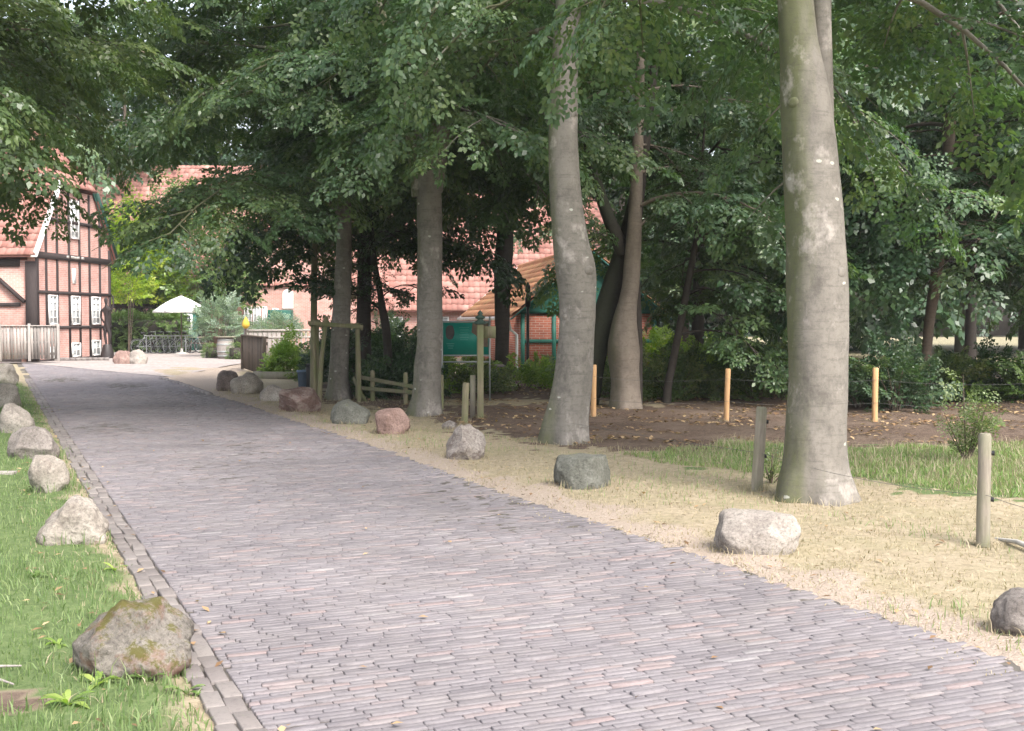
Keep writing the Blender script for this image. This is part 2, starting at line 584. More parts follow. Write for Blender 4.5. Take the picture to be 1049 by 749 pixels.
def place_sprays(nb, tmpl, P, D, S, rg, roll=0.35, up=(0, 0, 1), tint_amp=0.45):
    P, D, S = np.asarray(P), np.asarray(D, dtype=float), np.asarray(S)
    N = len(P)
    if N == 0:
        return
    D = D / (np.linalg.norm(D, axis=1, keepdims=True) + 1e-9)
    U = np.tile(np.array(up, dtype=float), (N, 1)) + rg.normal(0, roll, (N, 3))
    Y = np.cross(U, D)
    Y /= (np.linalg.norm(Y, axis=1, keepdims=True) + 1e-9)
    Z = np.cross(D, Y)
    B = np.stack([D, Y, Z], axis=1)            # rows are the axes
    pick = rg.integers(0, len(tmpl), N)
    base_t = rg.uniform(0.5 - tint_amp, 0.5 + tint_amp, N)
    for v in range(len(tmpl)):
        idx = np.where(pick == v)[0]
        if len(idx) == 0:
            continue
        T = tmpl[v]
        n = len(T)
        W = np.einsum('lkc,ncd->nlkd', T, B[idx]) * S[idx][:, None, None, None] + P[idx][:, None, None, :]
        V = W.reshape(-1, 3)
        F = np.arange(len(idx) * n * 4).reshape(-1, 4)
        t = np.clip(np.repeat(base_t[idx], n) * 0.6 + rg.uniform(0, 0.4, len(idx) * n), 0, 1)
        nb.add(V, F, t)

def spline(pts, n):
    """resample control rows (any width) with a smooth curve"""
    A = np.array(pts, dtype=float)
    m = len(A)
    out = []
    for t in np.linspace(0, m - 1, n):
        i = min(int(t), m - 2)
        f = t - i
        p0, p1, p2, p3 = A[max(i - 1, 0)], A[i], A[i + 1], A[min(i + 2, m - 1)]
        out.append(0.5 * ((2 * p1) + (-p0 + p2) * f + (2 * p0 - 5 * p1 + 4 * p2 - p3) * f * f + (-p0 + 3 * p1 - 3 * p2 + p3) * f ** 3))
    return np.array(out)

SPR = {
    'near': leaf_sprays(1, leaf=0.088, w=0.66, twigs=11, per=8, tilt=0.55),
    'mid': leaf_sprays(2, leaf=0.108, w=0.66, twigs=10, per=7, tilt=0.55),
    'big': leaf_sprays(3, leaf=0.15, w=0.7, twigs=6, per=4, length=0.95),
    'far': leaf_sprays(4, leaf=0.26, w=0.75, twigs=5, per=3, length=1.3, tilt=0.7),
    'small': leaf_sprays(5, leaf=0.05, twigs=7, per=4, length=0.4),
}

def crown(wood, leaves, seed, trunk_at, z0, z1, n, reach, spr='mid', tmpl_scale=1.0, elev=(0.15, 0.6), droop=0.55,
          prof=None, zmin=0.6, sub_step=0.34, spray_step=0.23, az_pref=None, lean=1.0, keep=None, twig_r=0.012):
    """limbs with side branches and leafy sprays round a trunk; trunk_at(z) -> (x, y, r)"""
    rg = np.random.default_rng(seed)
    P, D, S = [], [], []
    az = rg.uniform(0, 2 * PI)
    for i in range(n):
        f = (i + rg.uniform(0.2, 0.8)) / n
        z = z0 + (z1 - z0) * f
        az += 2.39996 + rg.normal(0, 0.35)
        tx, ty, tr = trunk_at(z)
        L = reach * (prof(f) if prof else (1.0 - 0.45 * f)) * rg.uniform(0.75, 1.15)
        if az_pref is not None:
            a0, k = az_pref
            L *= 1 + k * math.cos(az - a0)
        e = rg.uniform(*elev)
        dr = droop * rg.uniform(0.7, 1.3)
        ca, sa = math.cos(az), math.sin(az)
        bend = rg.normal(0, 0.18)
        pts = []
        m = 9
        for k in range(m):
            s = k / (m - 1)
            a = az + bend * s
            h = L * s
            pts.append((tx + math.cos(a) * h, ty + math.sin(a) * h, z + L * (math.tan(e) * s - dr * s * s)))
        pts = np.array(pts)
        if keep is not None and not keep(pts[-1]):
            continue
        rr = [max(0.012, min(tr * 0.4, 0.011 * L + 0.004) * (1 - 0.9 * k / (m - 1))) for k in range(m)]
        wood.tube([tuple(p) for p in pts], rr, 6, cap=False)
        # side branches
        s = 0.22 + 0.1 * rg.random()
        sd = 1
        while s < 1.0:
            q = s * (m - 1)
            k = min(int(q), m - 2)
            p = pts[k] + (pts[k + 1] - pts[k]) * (q - k)
            tan = pts[k + 1] - pts[k]
            tan = tan / np.linalg.norm(tan)
            sd = -sd
            ang = sd * rg.uniform(0.75, 1.2)
            d = np.array([tan[0] * math.cos(ang) - tan[1] * math.sin(ang), tan[0] * math.sin(ang) + tan[1] * math.cos(ang), tan[2] * 0.6 + rg.normal(0.02, 0.12)])
            d /= np.linalg.norm(d)
            sl = (0.36 * L * (1 - 0.6 * s) + 0.35) * rg.uniform(0.7, 1.2)
            mm = 4
            sp = [p + d * sl * (j / (mm - 1)) - np.array([0, 0, 0.22 * sl * (j / (mm - 1)) ** 2]) for j in range(mm)]
            wood.tube([tuple(x) for x in sp], [twig_r * (1.3 - 0.9 * j / (mm - 1)) for j in range(mm)], 4, cap=False)
            ns = max(2, int(sl / spray_step))
            s2 = 1
            for j in range(ns):
                t = (j + 0.7) / ns
                s2 = -s2
                a2 = s2 * rg.uniform(0.45, 1.0) if j < ns - 1 else 0.0
                dd = np.array([d[0] * math.cos(a2) - d[1] * math.sin(a2), d[0] * math.sin(a2) + d[1] * math.cos(a2), d[2] - 0.25 * t + rg.normal(0, 0.15)])
                pp = p + d * sl * t - np.array([0, 0, 0.22 * sl * t * t])
                P.append(pp)
                D.append(dd)
                S.append(rg.uniform(0.65, 1.1) * tmpl_scale)
            s += sub_step / L * rg.uniform(0.7, 1.3)
        P.append(pts[-1])
        D.append(pts[-1] - pts[-2])
        S.append(tmpl_scale)
    P, D, S = np.array(P), np.array(D), np.array(S)
    if len(P) == 0:
        return
    ok = P[:, 2] > zmin
    if keep is not None:
        ok &= np.array([keep(p) for p in P])
    place_sprays(leaves, SPR[spr], P[ok], D[ok], S[ok], rg)

def trunk_fn(rows):
    A = np.array(rows, dtype=float)
    def f(z):
        return (np.interp(z, A[:, 2], A[:, 0]), np.interp(z, A[:, 2], A[:, 1]), np.interp(z, A[:, 2], A[:, 3]))
    return f

def px_trunk(rows, d, base_px):
    """rows: (pixel y, left edge, right edge) -> local (x, y, z, r) round the base point"""
    bx = (base_px - CX) / FPX * d
    out = []
    for (y, l, r) in rows:
        p = AT((l + r) / 2, y, d)
        out.append((p.x - bx, 0.0, max(p.z, -0.15), (r - l) / 2 * d / FPX))
    out.sort(key=lambda t: t[2])
    return bx, out

# ------------------------------------------------------------------ ground, road
RDIR = Vector((-0.405, 0.914, 0)).normalized()          # direction of the road
RPER = Vector((RDIR.y, -RDIR.x, 0))                     # to its right
RO = Vector((-1.05, 4.70, 0))                           # a point on its left edge
RW = 3.44

def road_uv(x, y):
    dx, dy = x - RO.x, y - RO.y
    return dx * RPER.x + dy * RPER.y, dx * RDIR.x + dy * RDIR.y   # across, along

def road_pt(u, v, z=0.0):
    return (RO.x + RPER.x * u + RDIR.x * v, RO.y + RPER.y * u + RDIR.y * v, z)

def inpoly(px, py, poly):
    c = np.zeros(px.shape, dtype=bool)
    n = len(poly)
    for i in range(n):
        x1, y1 = poly[i]
        x2, y2 = poly[(i + 1) % n]
        if y1 == y2:
            continue
        k = ((y1 > py) != (y2 > py)) & (px < (x2 - x1) * (py - y1) / (y2 - y1) + x1)
        c ^= k
    return c

def gpoly(pp):
    return [tuple(G(*p))[:2] for p in pp]

MULCH = gpoly([(447, 432), (452, 419), (560, 416), (700, 420), (1049, 430), (1500, 436), (1500, 464), (1049, 459), (870, 461), (760, 458), (660, 466), (560, 459), (500, 446), (470, 440)])
PATH = gpoly([(440, 419), (440, 411), (560, 411), (700, 417), (700, 421), (560, 418)])
GREEN = gpoly([(640, 468), (760, 459), (870, 462), (1049, 460), (1500, 466), (1700, 640), (1250, 545), (1049, 515), (930, 505), (880, 492), (800, 486), (720, 480)])
WOODS = gpoly([(330, 413), (420, 424), (450, 422), (700, 426), (1049, 438), (1500, 443), (2200, 443), (2200, 380), (1049, 384), (880, 385), (660, 388), (520, 386), (400, 386), (330, 396)])
DIRT = gpoly([(-40, 716), (30, 712), (52, 722), (40, 738), (-40, 744)])
COURT = gpoly([(40, 372), (-200, 372), (-400, 366), (-200, 352), (120, 349), (330, 349), (330, 356), (256, 362), (250, 380), (238, 392), (222, 402), (175, 388), (240, 372)])

def hash_noise(x, y, s, seed=0.0):
    out = np.empty(x.size)
    xf, yf = x.ravel(), y.ravel()
    for i in range(x.size):
        out[i] = mnoise.fractal(Vector((xf[i] * s, yf[i] * s, seed)), 1.0, 2.0, 3)
    return out.reshape(x.shape)

def axis(segs):
    a = []
    for (lo, hi, st) in segs:
        a.extend(np.arange(lo, hi - st * 0.5, st))
    a.append(segs[-1][1])
    return np.array(a)

gx = axis([(-600, -120, 60), (-120, -40, 10), (-40, -14, 1.0), (-14, -5, 0.22), (-5, 9, 0.12), (9, 20, 0.4), (20, 60, 4), (60, 120, 20), (120, 600, 60)])
gy = axis([(-80, -10, 10), (-10, 2, 1.5), (2, 17, 0.12), (17, 30, 0.25), (30, 60, 0.8), (60, 120, 6), (120, 300, 20), (300, 900, 75)])
X, Y = np.meshgrid(gx, gy)
N1 = hash_noise(X, Y, 0.5)
N2 = hash_noise(X, Y, 2.2, 4.0)
U_, V_ = road_uv(X, Y)
off = np.maximum(np.maximum(-0.15 - U_, U_ - RW + 0.03), 0)      # distance outside the road
fade = np.clip(off / 0.45, 0, 1)
lip = np.clip(off / 0.08, 0, 1) * (V_ < 47)
H = 0.030 * lip + fade * (0.015 + 0.05 * N1 + 0.018 * N2)
H = np.where(Y > 40, H * 0.3, H)
JX, JY = X + 0.35 * N2 + 0.2 * N1, Y + 0.9 * N2 + 0.5 * N1
mulch = inpoly(JX, JY, MULCH).astype(float)
path = inpoly(JX, JY, PATH).astype(float)
green = inpoly(JX, JY, GREEN).astype(float)
woods = inpoly(JX, JY, WOODS).astype(float) * (1 - mulch) * (1 - path)
dirt = inpoly(X + 0.06 * N2, Y + 0.1 * N2, DIRT).astype(float)
court = inpoly(X + 0.1 * N2, Y + 0.2 * N2, COURT).astype(float)
left = ((U_ < -0.1) & (V_ < 30)).astype(float)
leftg = np.clip((-U_ - 0.12 + 0.22 * N2) / 0.35, 0, 1) * left * np.clip((29.5 - V_) / 2.0, 0, 1) * (1 - dirt)
edge = np.clip(1 - (np.where(U_ > RW * 0.5, U_ - RW, 9) - 0.15 - 0.35 * N2) / 0.5, 0, 1) * (1 - green)
meadow = ((Y > 33) & (X > 3.5)).astype(float)
grassm = np.clip(leftg + green, 0, 1)
soil = np.clip(mulch + woods * 0.9 + dirt * 0.7, 0, 1)
pale = np.clip(edge + court + path * 0.25, 0, 1)

def grid_faces(ny, nx):
    i = np.arange(ny * nx).reshape(ny, nx)
    return np.stack([i[:-1, :-1], i[:-1, 1:], i[1:, 1:], i[1:, :-1]], axis=-1).reshape(-1, 4)

gm = Mat('ground_mix')
ca = gm.attr('cover').outputs['Color']
spx = gm.n('ShaderNodeSeparateColor')
gm.l(ca, spx.inputs[0])
gv = gm.coord()
nA = gm.noise(gv, 1.1, 8, 0.7)
nB = gm.noise(gv, 14, 6, 0.75)
nC = gm.noise(gv, 60, 3, 0.7)
straw = gm.ramp(nB, [(0.25, (0.17, 0.135, 0.09)), (0.45, (0.30, 0.248, 0.17)), (0.7, (0.42, 0.355, 0.26))])
straw = gm.mix(gm.ramp(nA, [(0.45, 0.0), (0.68, 0.4)]), straw, (0.21, 0.205, 0.10))
grs = gm.ramp(nB, [(0.3, (0.07, 0.105, 0.04)), (0.55, (0.12, 0.165, 0.065)), (0.8, (0.20, 0.22, 0.11))])
soilc = gm.ramp(nB, [(0.28, (0.042, 0.030, 0.022)), (0.5, (0.105, 0.073, 0.056)), (0.72, (0.21, 0.155, 0.118))])
soilc = gm.mix(gm.ramp(nC, [(0.60, 0.0), (0.68, 0.6)]), soilc, (0.34, 0.24, 0.17))
soilc = gm.mix(gm.ramp(gm.noise(gv, 0.7, 7, 0.75), [(0.45, 0.0), (0.62, 0.75)]), soilc, (0.18, 0.135, 0.105))
palec = gm.ramp(nC, [(0.3, (0.26, 0.205, 0.165)), (0.6, (0.40, 0.33, 0.27)), (0.8, (0.47, 0.40, 0.335))])
def soft(sock):
    ad = gm.n('ShaderNodeMath', operation='MULTIPLY_ADD')
    ad.inputs[1].default_value = 0.7
    gm.l(nB, ad.inputs[0])
    gm.l(sock, ad.inputs[2])
    return gm.ramp(ad.outputs[0], [(0.62, 0.0), (1.0, 1.0)])
c = gm.mix(soft(spx.outputs[2]), straw, palec)
c = gm.mix(soft(spx.outputs[0]), c, grs)
c = gm.mix(soft(spx.outputs[1]), c, soilc)
gm.color(c)
gm.rough(0.95, 0.15)
hb = gm.n('ShaderNodeMath', operation='ADD')
gm.l(nB, hb.inputs[0])
gm.l(nC, hb.inputs[1])
gm.bump(hb.outputs[0], 0.7, 0.03)

nb = NB()
nb.add(np.stack([X, Y, H], axis=-1).reshape(-1, 3), grid_faces(*X.shape))
ground = kind(nb.build('ground', gm.m, smooth=True), 'structure')
at = ground.data.attributes.new('cover', 'FLOAT_COLOR', 'POINT')
cv = np.ones((X.size, 4), dtype=np.float32)
cv[:, 0] = np.clip(grassm + meadow * 0.35, 0, 1).ravel()
cv[:, 1] = soil.ravel()
cv[:, 2] = pale.ravel()
at.data.foreach_set('color', cv.ravel())

def gh(x, y):
    n1 = mnoise.fractal(Vector((x * 0.5, y * 0.5, 0)), 1.0, 2.0, 3)
    n2 = mnoise.fractal(Vector((x * 2.2, y * 2.2, 4.0)), 1.0, 2.0, 3)
    u, v = road_uv(x, y)
    of = max(-0.15 - u, u - RW + 0.03, 0)
    h = 0.030 * min(1.0, of / 0.08) * (v < 47) + min(1.0, of / 0.45) * (0.015 + 0.05 * n1 + 0.018 * n2)
    return h * 0.3 if y > 40 else h

# road: clinker bricks laid in courses across it, each a real brick in a bed of sand
rg = np.random.default_rng(11)
def bricks(nb, u0, u1, v0, v1, bl, bw, z, edge_rag=0.0, gap=0.004, wob=0.004):
    rows = int((v1 - v0) / bw)
    cs = []
    for r in range(rows):
        v = v0 + (r + 0.5) * bw
        a = u0 - rg.uniform(0.0, bl * 0.95)
        lim = u1 + (rg.uniform(-edge_rag, edge_rag) if edge_rag else 0)
        while a < lim:
            b = a + bl * rg.uniform(0.86, 1.12)
            a_, b_ = max(a, u0), b
            if b_ > u1 + bl * 0.6:
                b_ = u1 + rg.uniform(0, 0.05)
            if b_ - a_ > 0.04:
                cs.append((a_, b_, v))
            a = b
    cs = np.array(cs)
    n = len(cs)
    a, b, v = cs[:, 0] + gap / 2, cs[:, 1] - gap / 2, cs[:, 2]
    hw = bw / 2 - gap / 2 + rg.normal(0, 0.0012, n)
    v = v + rg.normal(0, 0.003, n) + 0.014 * np.sin(a * 1.5 + v * 0.12) + 0.002 * np.sin(a * 4.1 + v * 0.5)
    wear = 0.006 * np.sin(a * 2.3) * np.sin(v * 0.8) + 0.006 * np.sin(v * 0.37 + a)
    zt = z + wear + rg.normal(0, 0.0022, n)
    tx, ty = rg.normal(0, 0.008, n), rg.normal(0, 0.02, n)
    rot = rg.normal(0, 0.009, n)
    c = 0.003
    V = np.zeros((n, 12, 3))
    um, hl = (a + b) / 2, (b - a) / 2
    for j, (sx, sy) in enumerate(((-1, -1), (1, -1), (1, 1), (-1, 1))):
        for lay, (ins, dz) in enumerate(((0, -0.05), (0, -c), (c, 0))):
            du, dv = sx * (hl - ins), sy * (hw - ins)
            uu = um + du - rot * dv
            vv = v + dv + rot * du
            V[:, lay * 4 + j, 0] = uu
            V[:, lay * 4 + j, 1] = vv
            V[:, lay * 4 + j, 2] = zt + dz + tx * du + ty * dv
    W = np.empty_like(V)
    W[..., 0] = RO.x + RPER.x * V[..., 0] + RDIR.x * V[..., 1]
    W[..., 1] = RO.y + RPER.y * V[..., 0] + RDIR.y * V[..., 1]
    W[..., 2] = V[..., 2]
    f = [(8, 9, 10, 11)]
    for l in (0, 1):
        for j in range(4):
            k = (j + 1) % 4
            f.append((l * 4 + j, l * 4 + k, (l + 1) * 4 + k, (l + 1) * 4 + j))
    f = np.array(f)
    F = (f[None] + 12 * np.arange(n)[:, None, None]).reshape(-1, 4)
    t = np.repeat(rg.uniform(0, 1, n), len(f))
    nb.add(W.reshape(-1, 3), F, t)

def mat_clinker(name, stops):
    m = Mat(name)
    t = m.attr('tint').outputs['Fac']
    col = m.ramp(t, stops)
    v = m.coord()
    n1 = m.ramp(m.noise(v, 0.55, 5, 0.65), [(0.3, 0.80), (0.7, 1.14)])
    col = m.mix(1.0, col, n1, 'MULTIPLY')
    col = m.mix(m.ramp(m.noise(v, 45, 4, 0.75), [(0.3, 0.45), (0.5, 0.0)]), col, (0.07, 0.06, 0.063))
    st_ = m.ramp(m.noise(m.coord((1.0, 1.0, 1.0)), 0.85, 8, 0.72), [(0.50, 0.0), (0.68, 0.42)])
    col = m.mix(st_, col, (0.105, 0.094, 0.100))
    dust = m.ramp(m.noise(v, 1.9, 6, 0.7), [(0.45, 0.0), (0.75, 0.45)])
    col = m.mix(dust, col, (0.205, 0.182, 0.172))
    m.color(col)
    m.rough(0.72, 0.35)
    m.bump(m.noise(v, 120, 3, 0.7), 0.35, 0.004)
    return m.m

M['clinker'] = mat_clinker('clinker', [(0.0, (0.148, 0.134, 0.142)), (0.3, (0.174, 0.158, 0.166)), (0.8, (0.194, 0.177, 0.184)), (0.93, (0.222, 0.174, 0.170)), (1.0, (0.228, 0.214, 0.216))])
M['kerb'] = mat_clinker('kerb_brick', [(0.0, (0.155, 0.135, 0.128)), (0.5, (0.185, 0.163, 0.152)), (1.0, (0.215, 0.192, 0.178))])
M['joint'] = mat_plain('joint_sand', (0.088, 0.078, 0.068), 0.95, 0.5, 5.0, 0.3)
nb = NB()
bricks(nb, 0.02, RW, -5.5, 18.0, 0.195, 0.044, 0.030, edge_rag=0.16)
bricks(nb, 0.02, RW, 18.0, 46.5, 0.195, 0.044, 0.030, edge_rag=0.06)
nb.build('road', M['clinker'])
kind(bpy.data.objects['road'], 'structure')
nb = NB()
bu, bv = np.arange(-0.14, RW + 0.05, 0.0885), np.arange(-5.6, 46.6, 0.06)
BU, BV = np.meshgrid(bu, bv)
BZ = 0.0165 + 0.010 * np.random.default_rng(5).normal(0, 1, BU.shape).clip(-1.0, 0.8) + 0.004 * np.sin(BU * 2.1) * np.sin(BV * 0.9)
nb.add(np.stack([RO.x + RPER.x * BU + RDIR.x * BV, RO.y + RPER.y * BU + RDIR.y * BV, BZ], -1).reshape(-1, 3), grid_faces(*BU.shape))
kind(nb.build('road_bed', M['joint']), 'structure')
nb = NB()
# two lengthwise rows of larger kerb bricks along the left edge
for row, (u, w) in enumerate(((-0.155, 0.085), (-0.07, 0.085))):
    n = int(36 / 0.22)
    for k in range(n):
        v = -5.5 + k * 0.22 + (0.11 if row else 0)
        uu = u + rg.normal(0, 0.008)
        c = road_pt(uu + w / 2, v + 0.105, 0.0)
        rot = Euler((rg.normal(0, 0.03), rg.normal(0, 0.02), math.atan2(RDIR.y, RDIR.x) + rg.normal(0, 0.03)))
        nb.box((c[0], c[1], -0.014 + rg.normal(0, 0.003) + 0.003 * row), (0.214, w - 0.004, 0.09), rot.to_matrix(), rg.uniform(0, 1))
kind(nb.build('kerb_strip', M['kerb'], bevel=0.006), 'structure')

# courtyard of pale setts at the end of the road, and the kerb that bounds it
cm = Mat('pale_setts')
vo = cm.n('ShaderNodeTexVoronoi')
vo.inputs['Scale'].default_value = 7.0
cm.l(cm.coord(), vo.inputs['Vector'])
cc = cm.mix(cm.ramp(vo.outputs['Distance'], [(0.35, 0.0), (0.6, 0.6)]), cm.ramp(cm.noise(cm.coord(), 0.8, 6), [(0.3, (0.29, 0.25, 0.235)), (0.7, (0.41, 0.365, 0.345))]), (0.22, 0.19, 0.17))
cm.color(cc)
cm.rough(0.85, 0.3)
nb = NB()
cy = [(-200, 371), (-400, 364), (-200, 351), (120, 350), (262, 350), (258, 358), (250, 372), (236, 374), (176, 386), (120, 381), (28, 372)]
nb.poly([tuple(G(x, y, 0.042)) for x, y in cy])
kind(nb.build('courtyard', cm.m), 'structure')
nb = NB()
kp = [G(165, 389, 0.0), G(182, 394, 0.0), G(200, 400), G(216, 406)]
for a, b in zip(kp[:-1], kp[1:]):
    L = (b - a).length
    n = int(L / 0.5)
    for k in range(n):
        nb.bar(a.lerp(b, k / n) + Vector((0, 0, 0.02)), a.lerp(b, (k + 0.97) / n) + Vector((0, 0, 0.02)), 0.10, 0.10, tint=rg.uniform(0, 1))
kp = [G(-30, 371.5), G(112, 370.2)]
n = 24
for k in range(n):
    nb.bar(kp[0].lerp(kp[1], k / n) + Vector((0, 0, 0.09)), kp[0].lerp(kp[1], (k + 0.97) / n) + Vector((0, 0, 0.09)), 0.16, 0.14, tint=rg.uniform(0, 1))
kind(nb.build('kerb_stones', M['kerb']), 'structure')

# ------------------------------------------------------------------ avenue beeches
def hero_tree(name, label, group, d, rows, base_px, bark, leafmat, limbs, extra=None, top=13.0, seed=0, nseg=22, flare=0.28, lump=0.06, cat='tree', bumps=()):
    bx, tr = px_trunk(rows, d, base_px)
    last = tr[-1]
    lx = last[0]
    if top > last[2]:
        slope = (tr[-1][0] - tr[-2][0]) / max(0.2, tr[-1][2] - tr[-2][2]) * 0.3
        for k in range(1, 7):
            t = k / 6
            tr.append((lx + slope * (top - last[2]) * t, 0.0, last[2] + (top - last[2]) * t, max(0.02, last[3] * (1 - 0.93 * t))))
    tr[0] = (tr[0][0], 0.0, -0.2, tr[0][3])
    sm = spline(tr, 70)
    root = thing(name, label, cat, (bx, d, gh(bx, d)), 0, group)
    wood, leaves = NB(), NB()
    wood.tube([tuple(p[:3]) for p in sm], [max(0.015, p[3]) for p in sm], nseg, lump=lump, seed=seed, flare=flare * 1.5, flare_h=0.8)
    tf = trunk_fn(tr)
    if extra:
        extra(wood, tf)
    for kw in limbs:
        crown(wood, leaves, trunk_at=tf, **kw)
    wood.build('trunk', bark, root, smooth=True)
    leaves.build('crown', leafmat, root)
    return root

AV = 'old beech trees lining the right side of the road'

def knot(w, tf, p, bx, r):
    # healed branch scar: a low ring of bark with a sunken middle, on the side that faces the road
    tx_, ty_, tr_ = tf(p.z)
    lx = max(-0.93, min(0.93, (p.x - bx - tx_) / tr_))
    a = math.asin(lx)
    n_ = Vector((math.sin(a), -math.cos(a), 0))
    c = Vector((tx_, ty_, p.z)) + n_ * (tr_ * 0.93)
    q = c - n_ * r * 0.9
    w.tube([q, q + n_ * r * 0.9, q + n_ * r * 1.25, q + n_ * r * 1.42, q + n_ * r * 1.36], [r * 1.7, r * 1.35, r * 0.95, r * 0.5, r * 0.12], 14, lump=0.35, seed=r * 90)

def t1_extra(w, tf):
    # second stem that forks off the trunk
    d = 10.48
    bx = (833 - CX) / FPX * d
    pts = []
    for (y, cx, r) in ((190, 838, 9), (150, 843, 11), (100, 844, 11), (50, 844, 10), (0, 843, 10), (-80, 846, 9), (-200, 852, 7), (-320, 860, 4)):
        p = AT(cx, y, d)
        pts.append((p.x - bx, 0.05, p.z, r * d / FPX))
    sm = spline(pts, 30)
    w.tube([tuple(p[:3]) for p in sm], [p[3] for p in sm], 14, lump=0.08, seed=5)
    for (px, y, rr) in ((857, 283, 0.06), (808, 112, 0.045), (812, 245, 0.03), (822, 222, 0.025)):
        knot(w, tf, AT(px, y, d), bx, rr)

hero_tree('beech_tree', 'thick grey beech trunk nearest the camera, standing between two weathered fence posts', AV, 10.48,
          [(521, 797, 870), (500, 799, 868), (480, 802, 866), (450, 804, 866), (400, 808, 867), (350, 807, 868), (300, 806, 868), (250, 806, 865), (200, 804, 861), (150, 802, 856), (100, 800, 849), (50, 799, 838), (0, 797, 832), (-80, 795, 826), (-200, 795, 820)],
          833, M['bark_beech'], M['leaf_beech'],
          [dict(seed=21, z0=4.5, z1=6.2, n=12, reach=3.5, spr='near', elev=(0.1, 0.45), droop=0.72, az_pref=(0.25, 0.35), zmin=2.75,
                keep=lambda p: p[1] > -1.2 and not (p[0] < -1.0 and p[2] < 4.2)),
           dict(seed=22, z0=5.8, z1=11.5, n=6, reach=4.4, spr='mid', elev=(0.2, 0.7), droop=0.45, zmin=3.9)],
          extra=t1_extra, seed=1, nseg=32)

def t2_extra(w, tf):
    d = 15.2
    bx = (576 - CX) / FPX * d
    for (px, y, rr) in ((604, 283, 0.06), (588, 122, 0.05), (586, 216, 0.03), (577, 330, 0.03)):
        knot(w, tf, AT(px, y, d), bx, rr)

hero_tree('beech_tree', 'grey beech trunk with a slight bend and knee, rising beside the greenish angular boulder', AV, 15.2,
          [(460, 554, 599), (440, 557, 602), (400, 566, 606), (350, 572, 609), (310, 572, 611), (280, 569, 610), (250, 566, 602), (200, 563, 595), (150, 562, 592), (110, 564, 592), (60, 566, 592), (0, 570, 596), (-100, 574, 597)],
          576, M['bark_beech'], M['leaf_beech'],
          [dict(seed=31, z0=5.3, z1=7.4, n=14, reach=4.0, spr='near', elev=(0.05, 0.4), droop=0.72, zmin=3.0, az_pref=(0.3, 0.25),
                keep=lambda p: p[1] > -2.2),
           dict(seed=32, z0=6.6, z1=12.5, n=6, reach=5.0, spr='mid', elev=(0.2, 0.7), droop=0.4, zmin=4.2)],
          extra=t2_extra, seed=2, nseg=28)

def t3_extra(w, tf):
    d = 19.8
    bx = (435 - CX) / FPX * d
    for rows in ([(205, 429, 7), (150, 424, 7), (120, 416, 7), (60, 400, 6), (-20, 385, 4)], [(200, 446, 8), (150, 452, 8), (100, 458, 7), (30, 470, 6), (-60, 478, 4)]):
        pts = [((cx - bx * 0 - CX) / FPX * d - bx, 0.0, AT(cx, y, d).z, r * d / FPX) for (y, cx, r) in rows]
        sm = spline(pts, 14)
        w.tube([tuple(p[:3]) for p in sm], [p[3] for p in sm], 12, lump=0.08, seed=8)

hero_tree('beech_tree', 'beech trunk forking high up, standing between notice board and round pink boulder', AV, 19.8,
          [(430, 417, 453), (410, 422, 452), (380, 424, 452), (350, 427, 453), (300, 427, 453), (250, 428, 453), (200, 427, 452), (150, 427, 453), (110, 429, 449), (60, 431, 447), (0, 433, 446), (-100, 436, 446)],
          435, M['bark_beech'], M['leaf_beech'],
          [dict(seed=43, z0=5.0, z1=7.6, n=16, reach=2.6, spr='near', elev=(0.1, 0.5), droop=0.6, zmin=4.3),
           dict(seed=41, z0=4.2, z1=6.6, n=13, reach=4.6, spr='near', elev=(0.05, 0.4), droop=0.5, zmin=2.7, az_pref=(PI * 0.9, 0.25),
                keep=lambda p: p[2] > 2.7 + max(0.0, -p[0] - 1.6) * 0.62),
           dict(seed=42, z0=7.0, z1=14, n=8, reach=5.2, spr='mid', elev=(0.2, 0.7), droop=0.4, zmin=4.5)],
          extra=t3_extra, top=15, seed=3, nseg=24)

hero_tree('beech_tree', 'beech trunk inside the square guard of mossy stakes', AV, 23.9,
          [(413, 334, 360), (400, 336, 358), (380, 337, 357), (330, 340, 359), (280, 343, 360), (240, 345, 360), (150, 347, 360), (50, 349, 360)],
          347, M['bark_beech'], M['leaf_beech'],
          [dict(seed=53, z0=4.6, z1=9.0, n=26, reach=6.0, spr='mid', elev=(0.15, 0.5), droop=0.6, zmin=3.6, az_pref=(PI, 0.5),
                keep=lambda p: p[1] > -4.0 and p[2] > 2.6 + max(0.0, -p[0] - 1.8) * 0.66),
           dict(seed=51, z0=3.4, z1=6.6, n=18, reach=6.2, spr='near', elev=(0.1, 0.5), droop=0.62, zmin=2.4, az_pref=(PI, 0.28), tmpl_scale=1.05,
                keep=lambda p: p[2] > 2.5 + max(0.0, -p[0] - 1.8) * 0.66),
           dict(seed=52, z0=8.0, z1=14, n=8, reach=6.0, spr='mid', elev=(0.2, 0.7), droop=0.45, zmin=4.5)],
          top=15, seed=4, nseg=20)

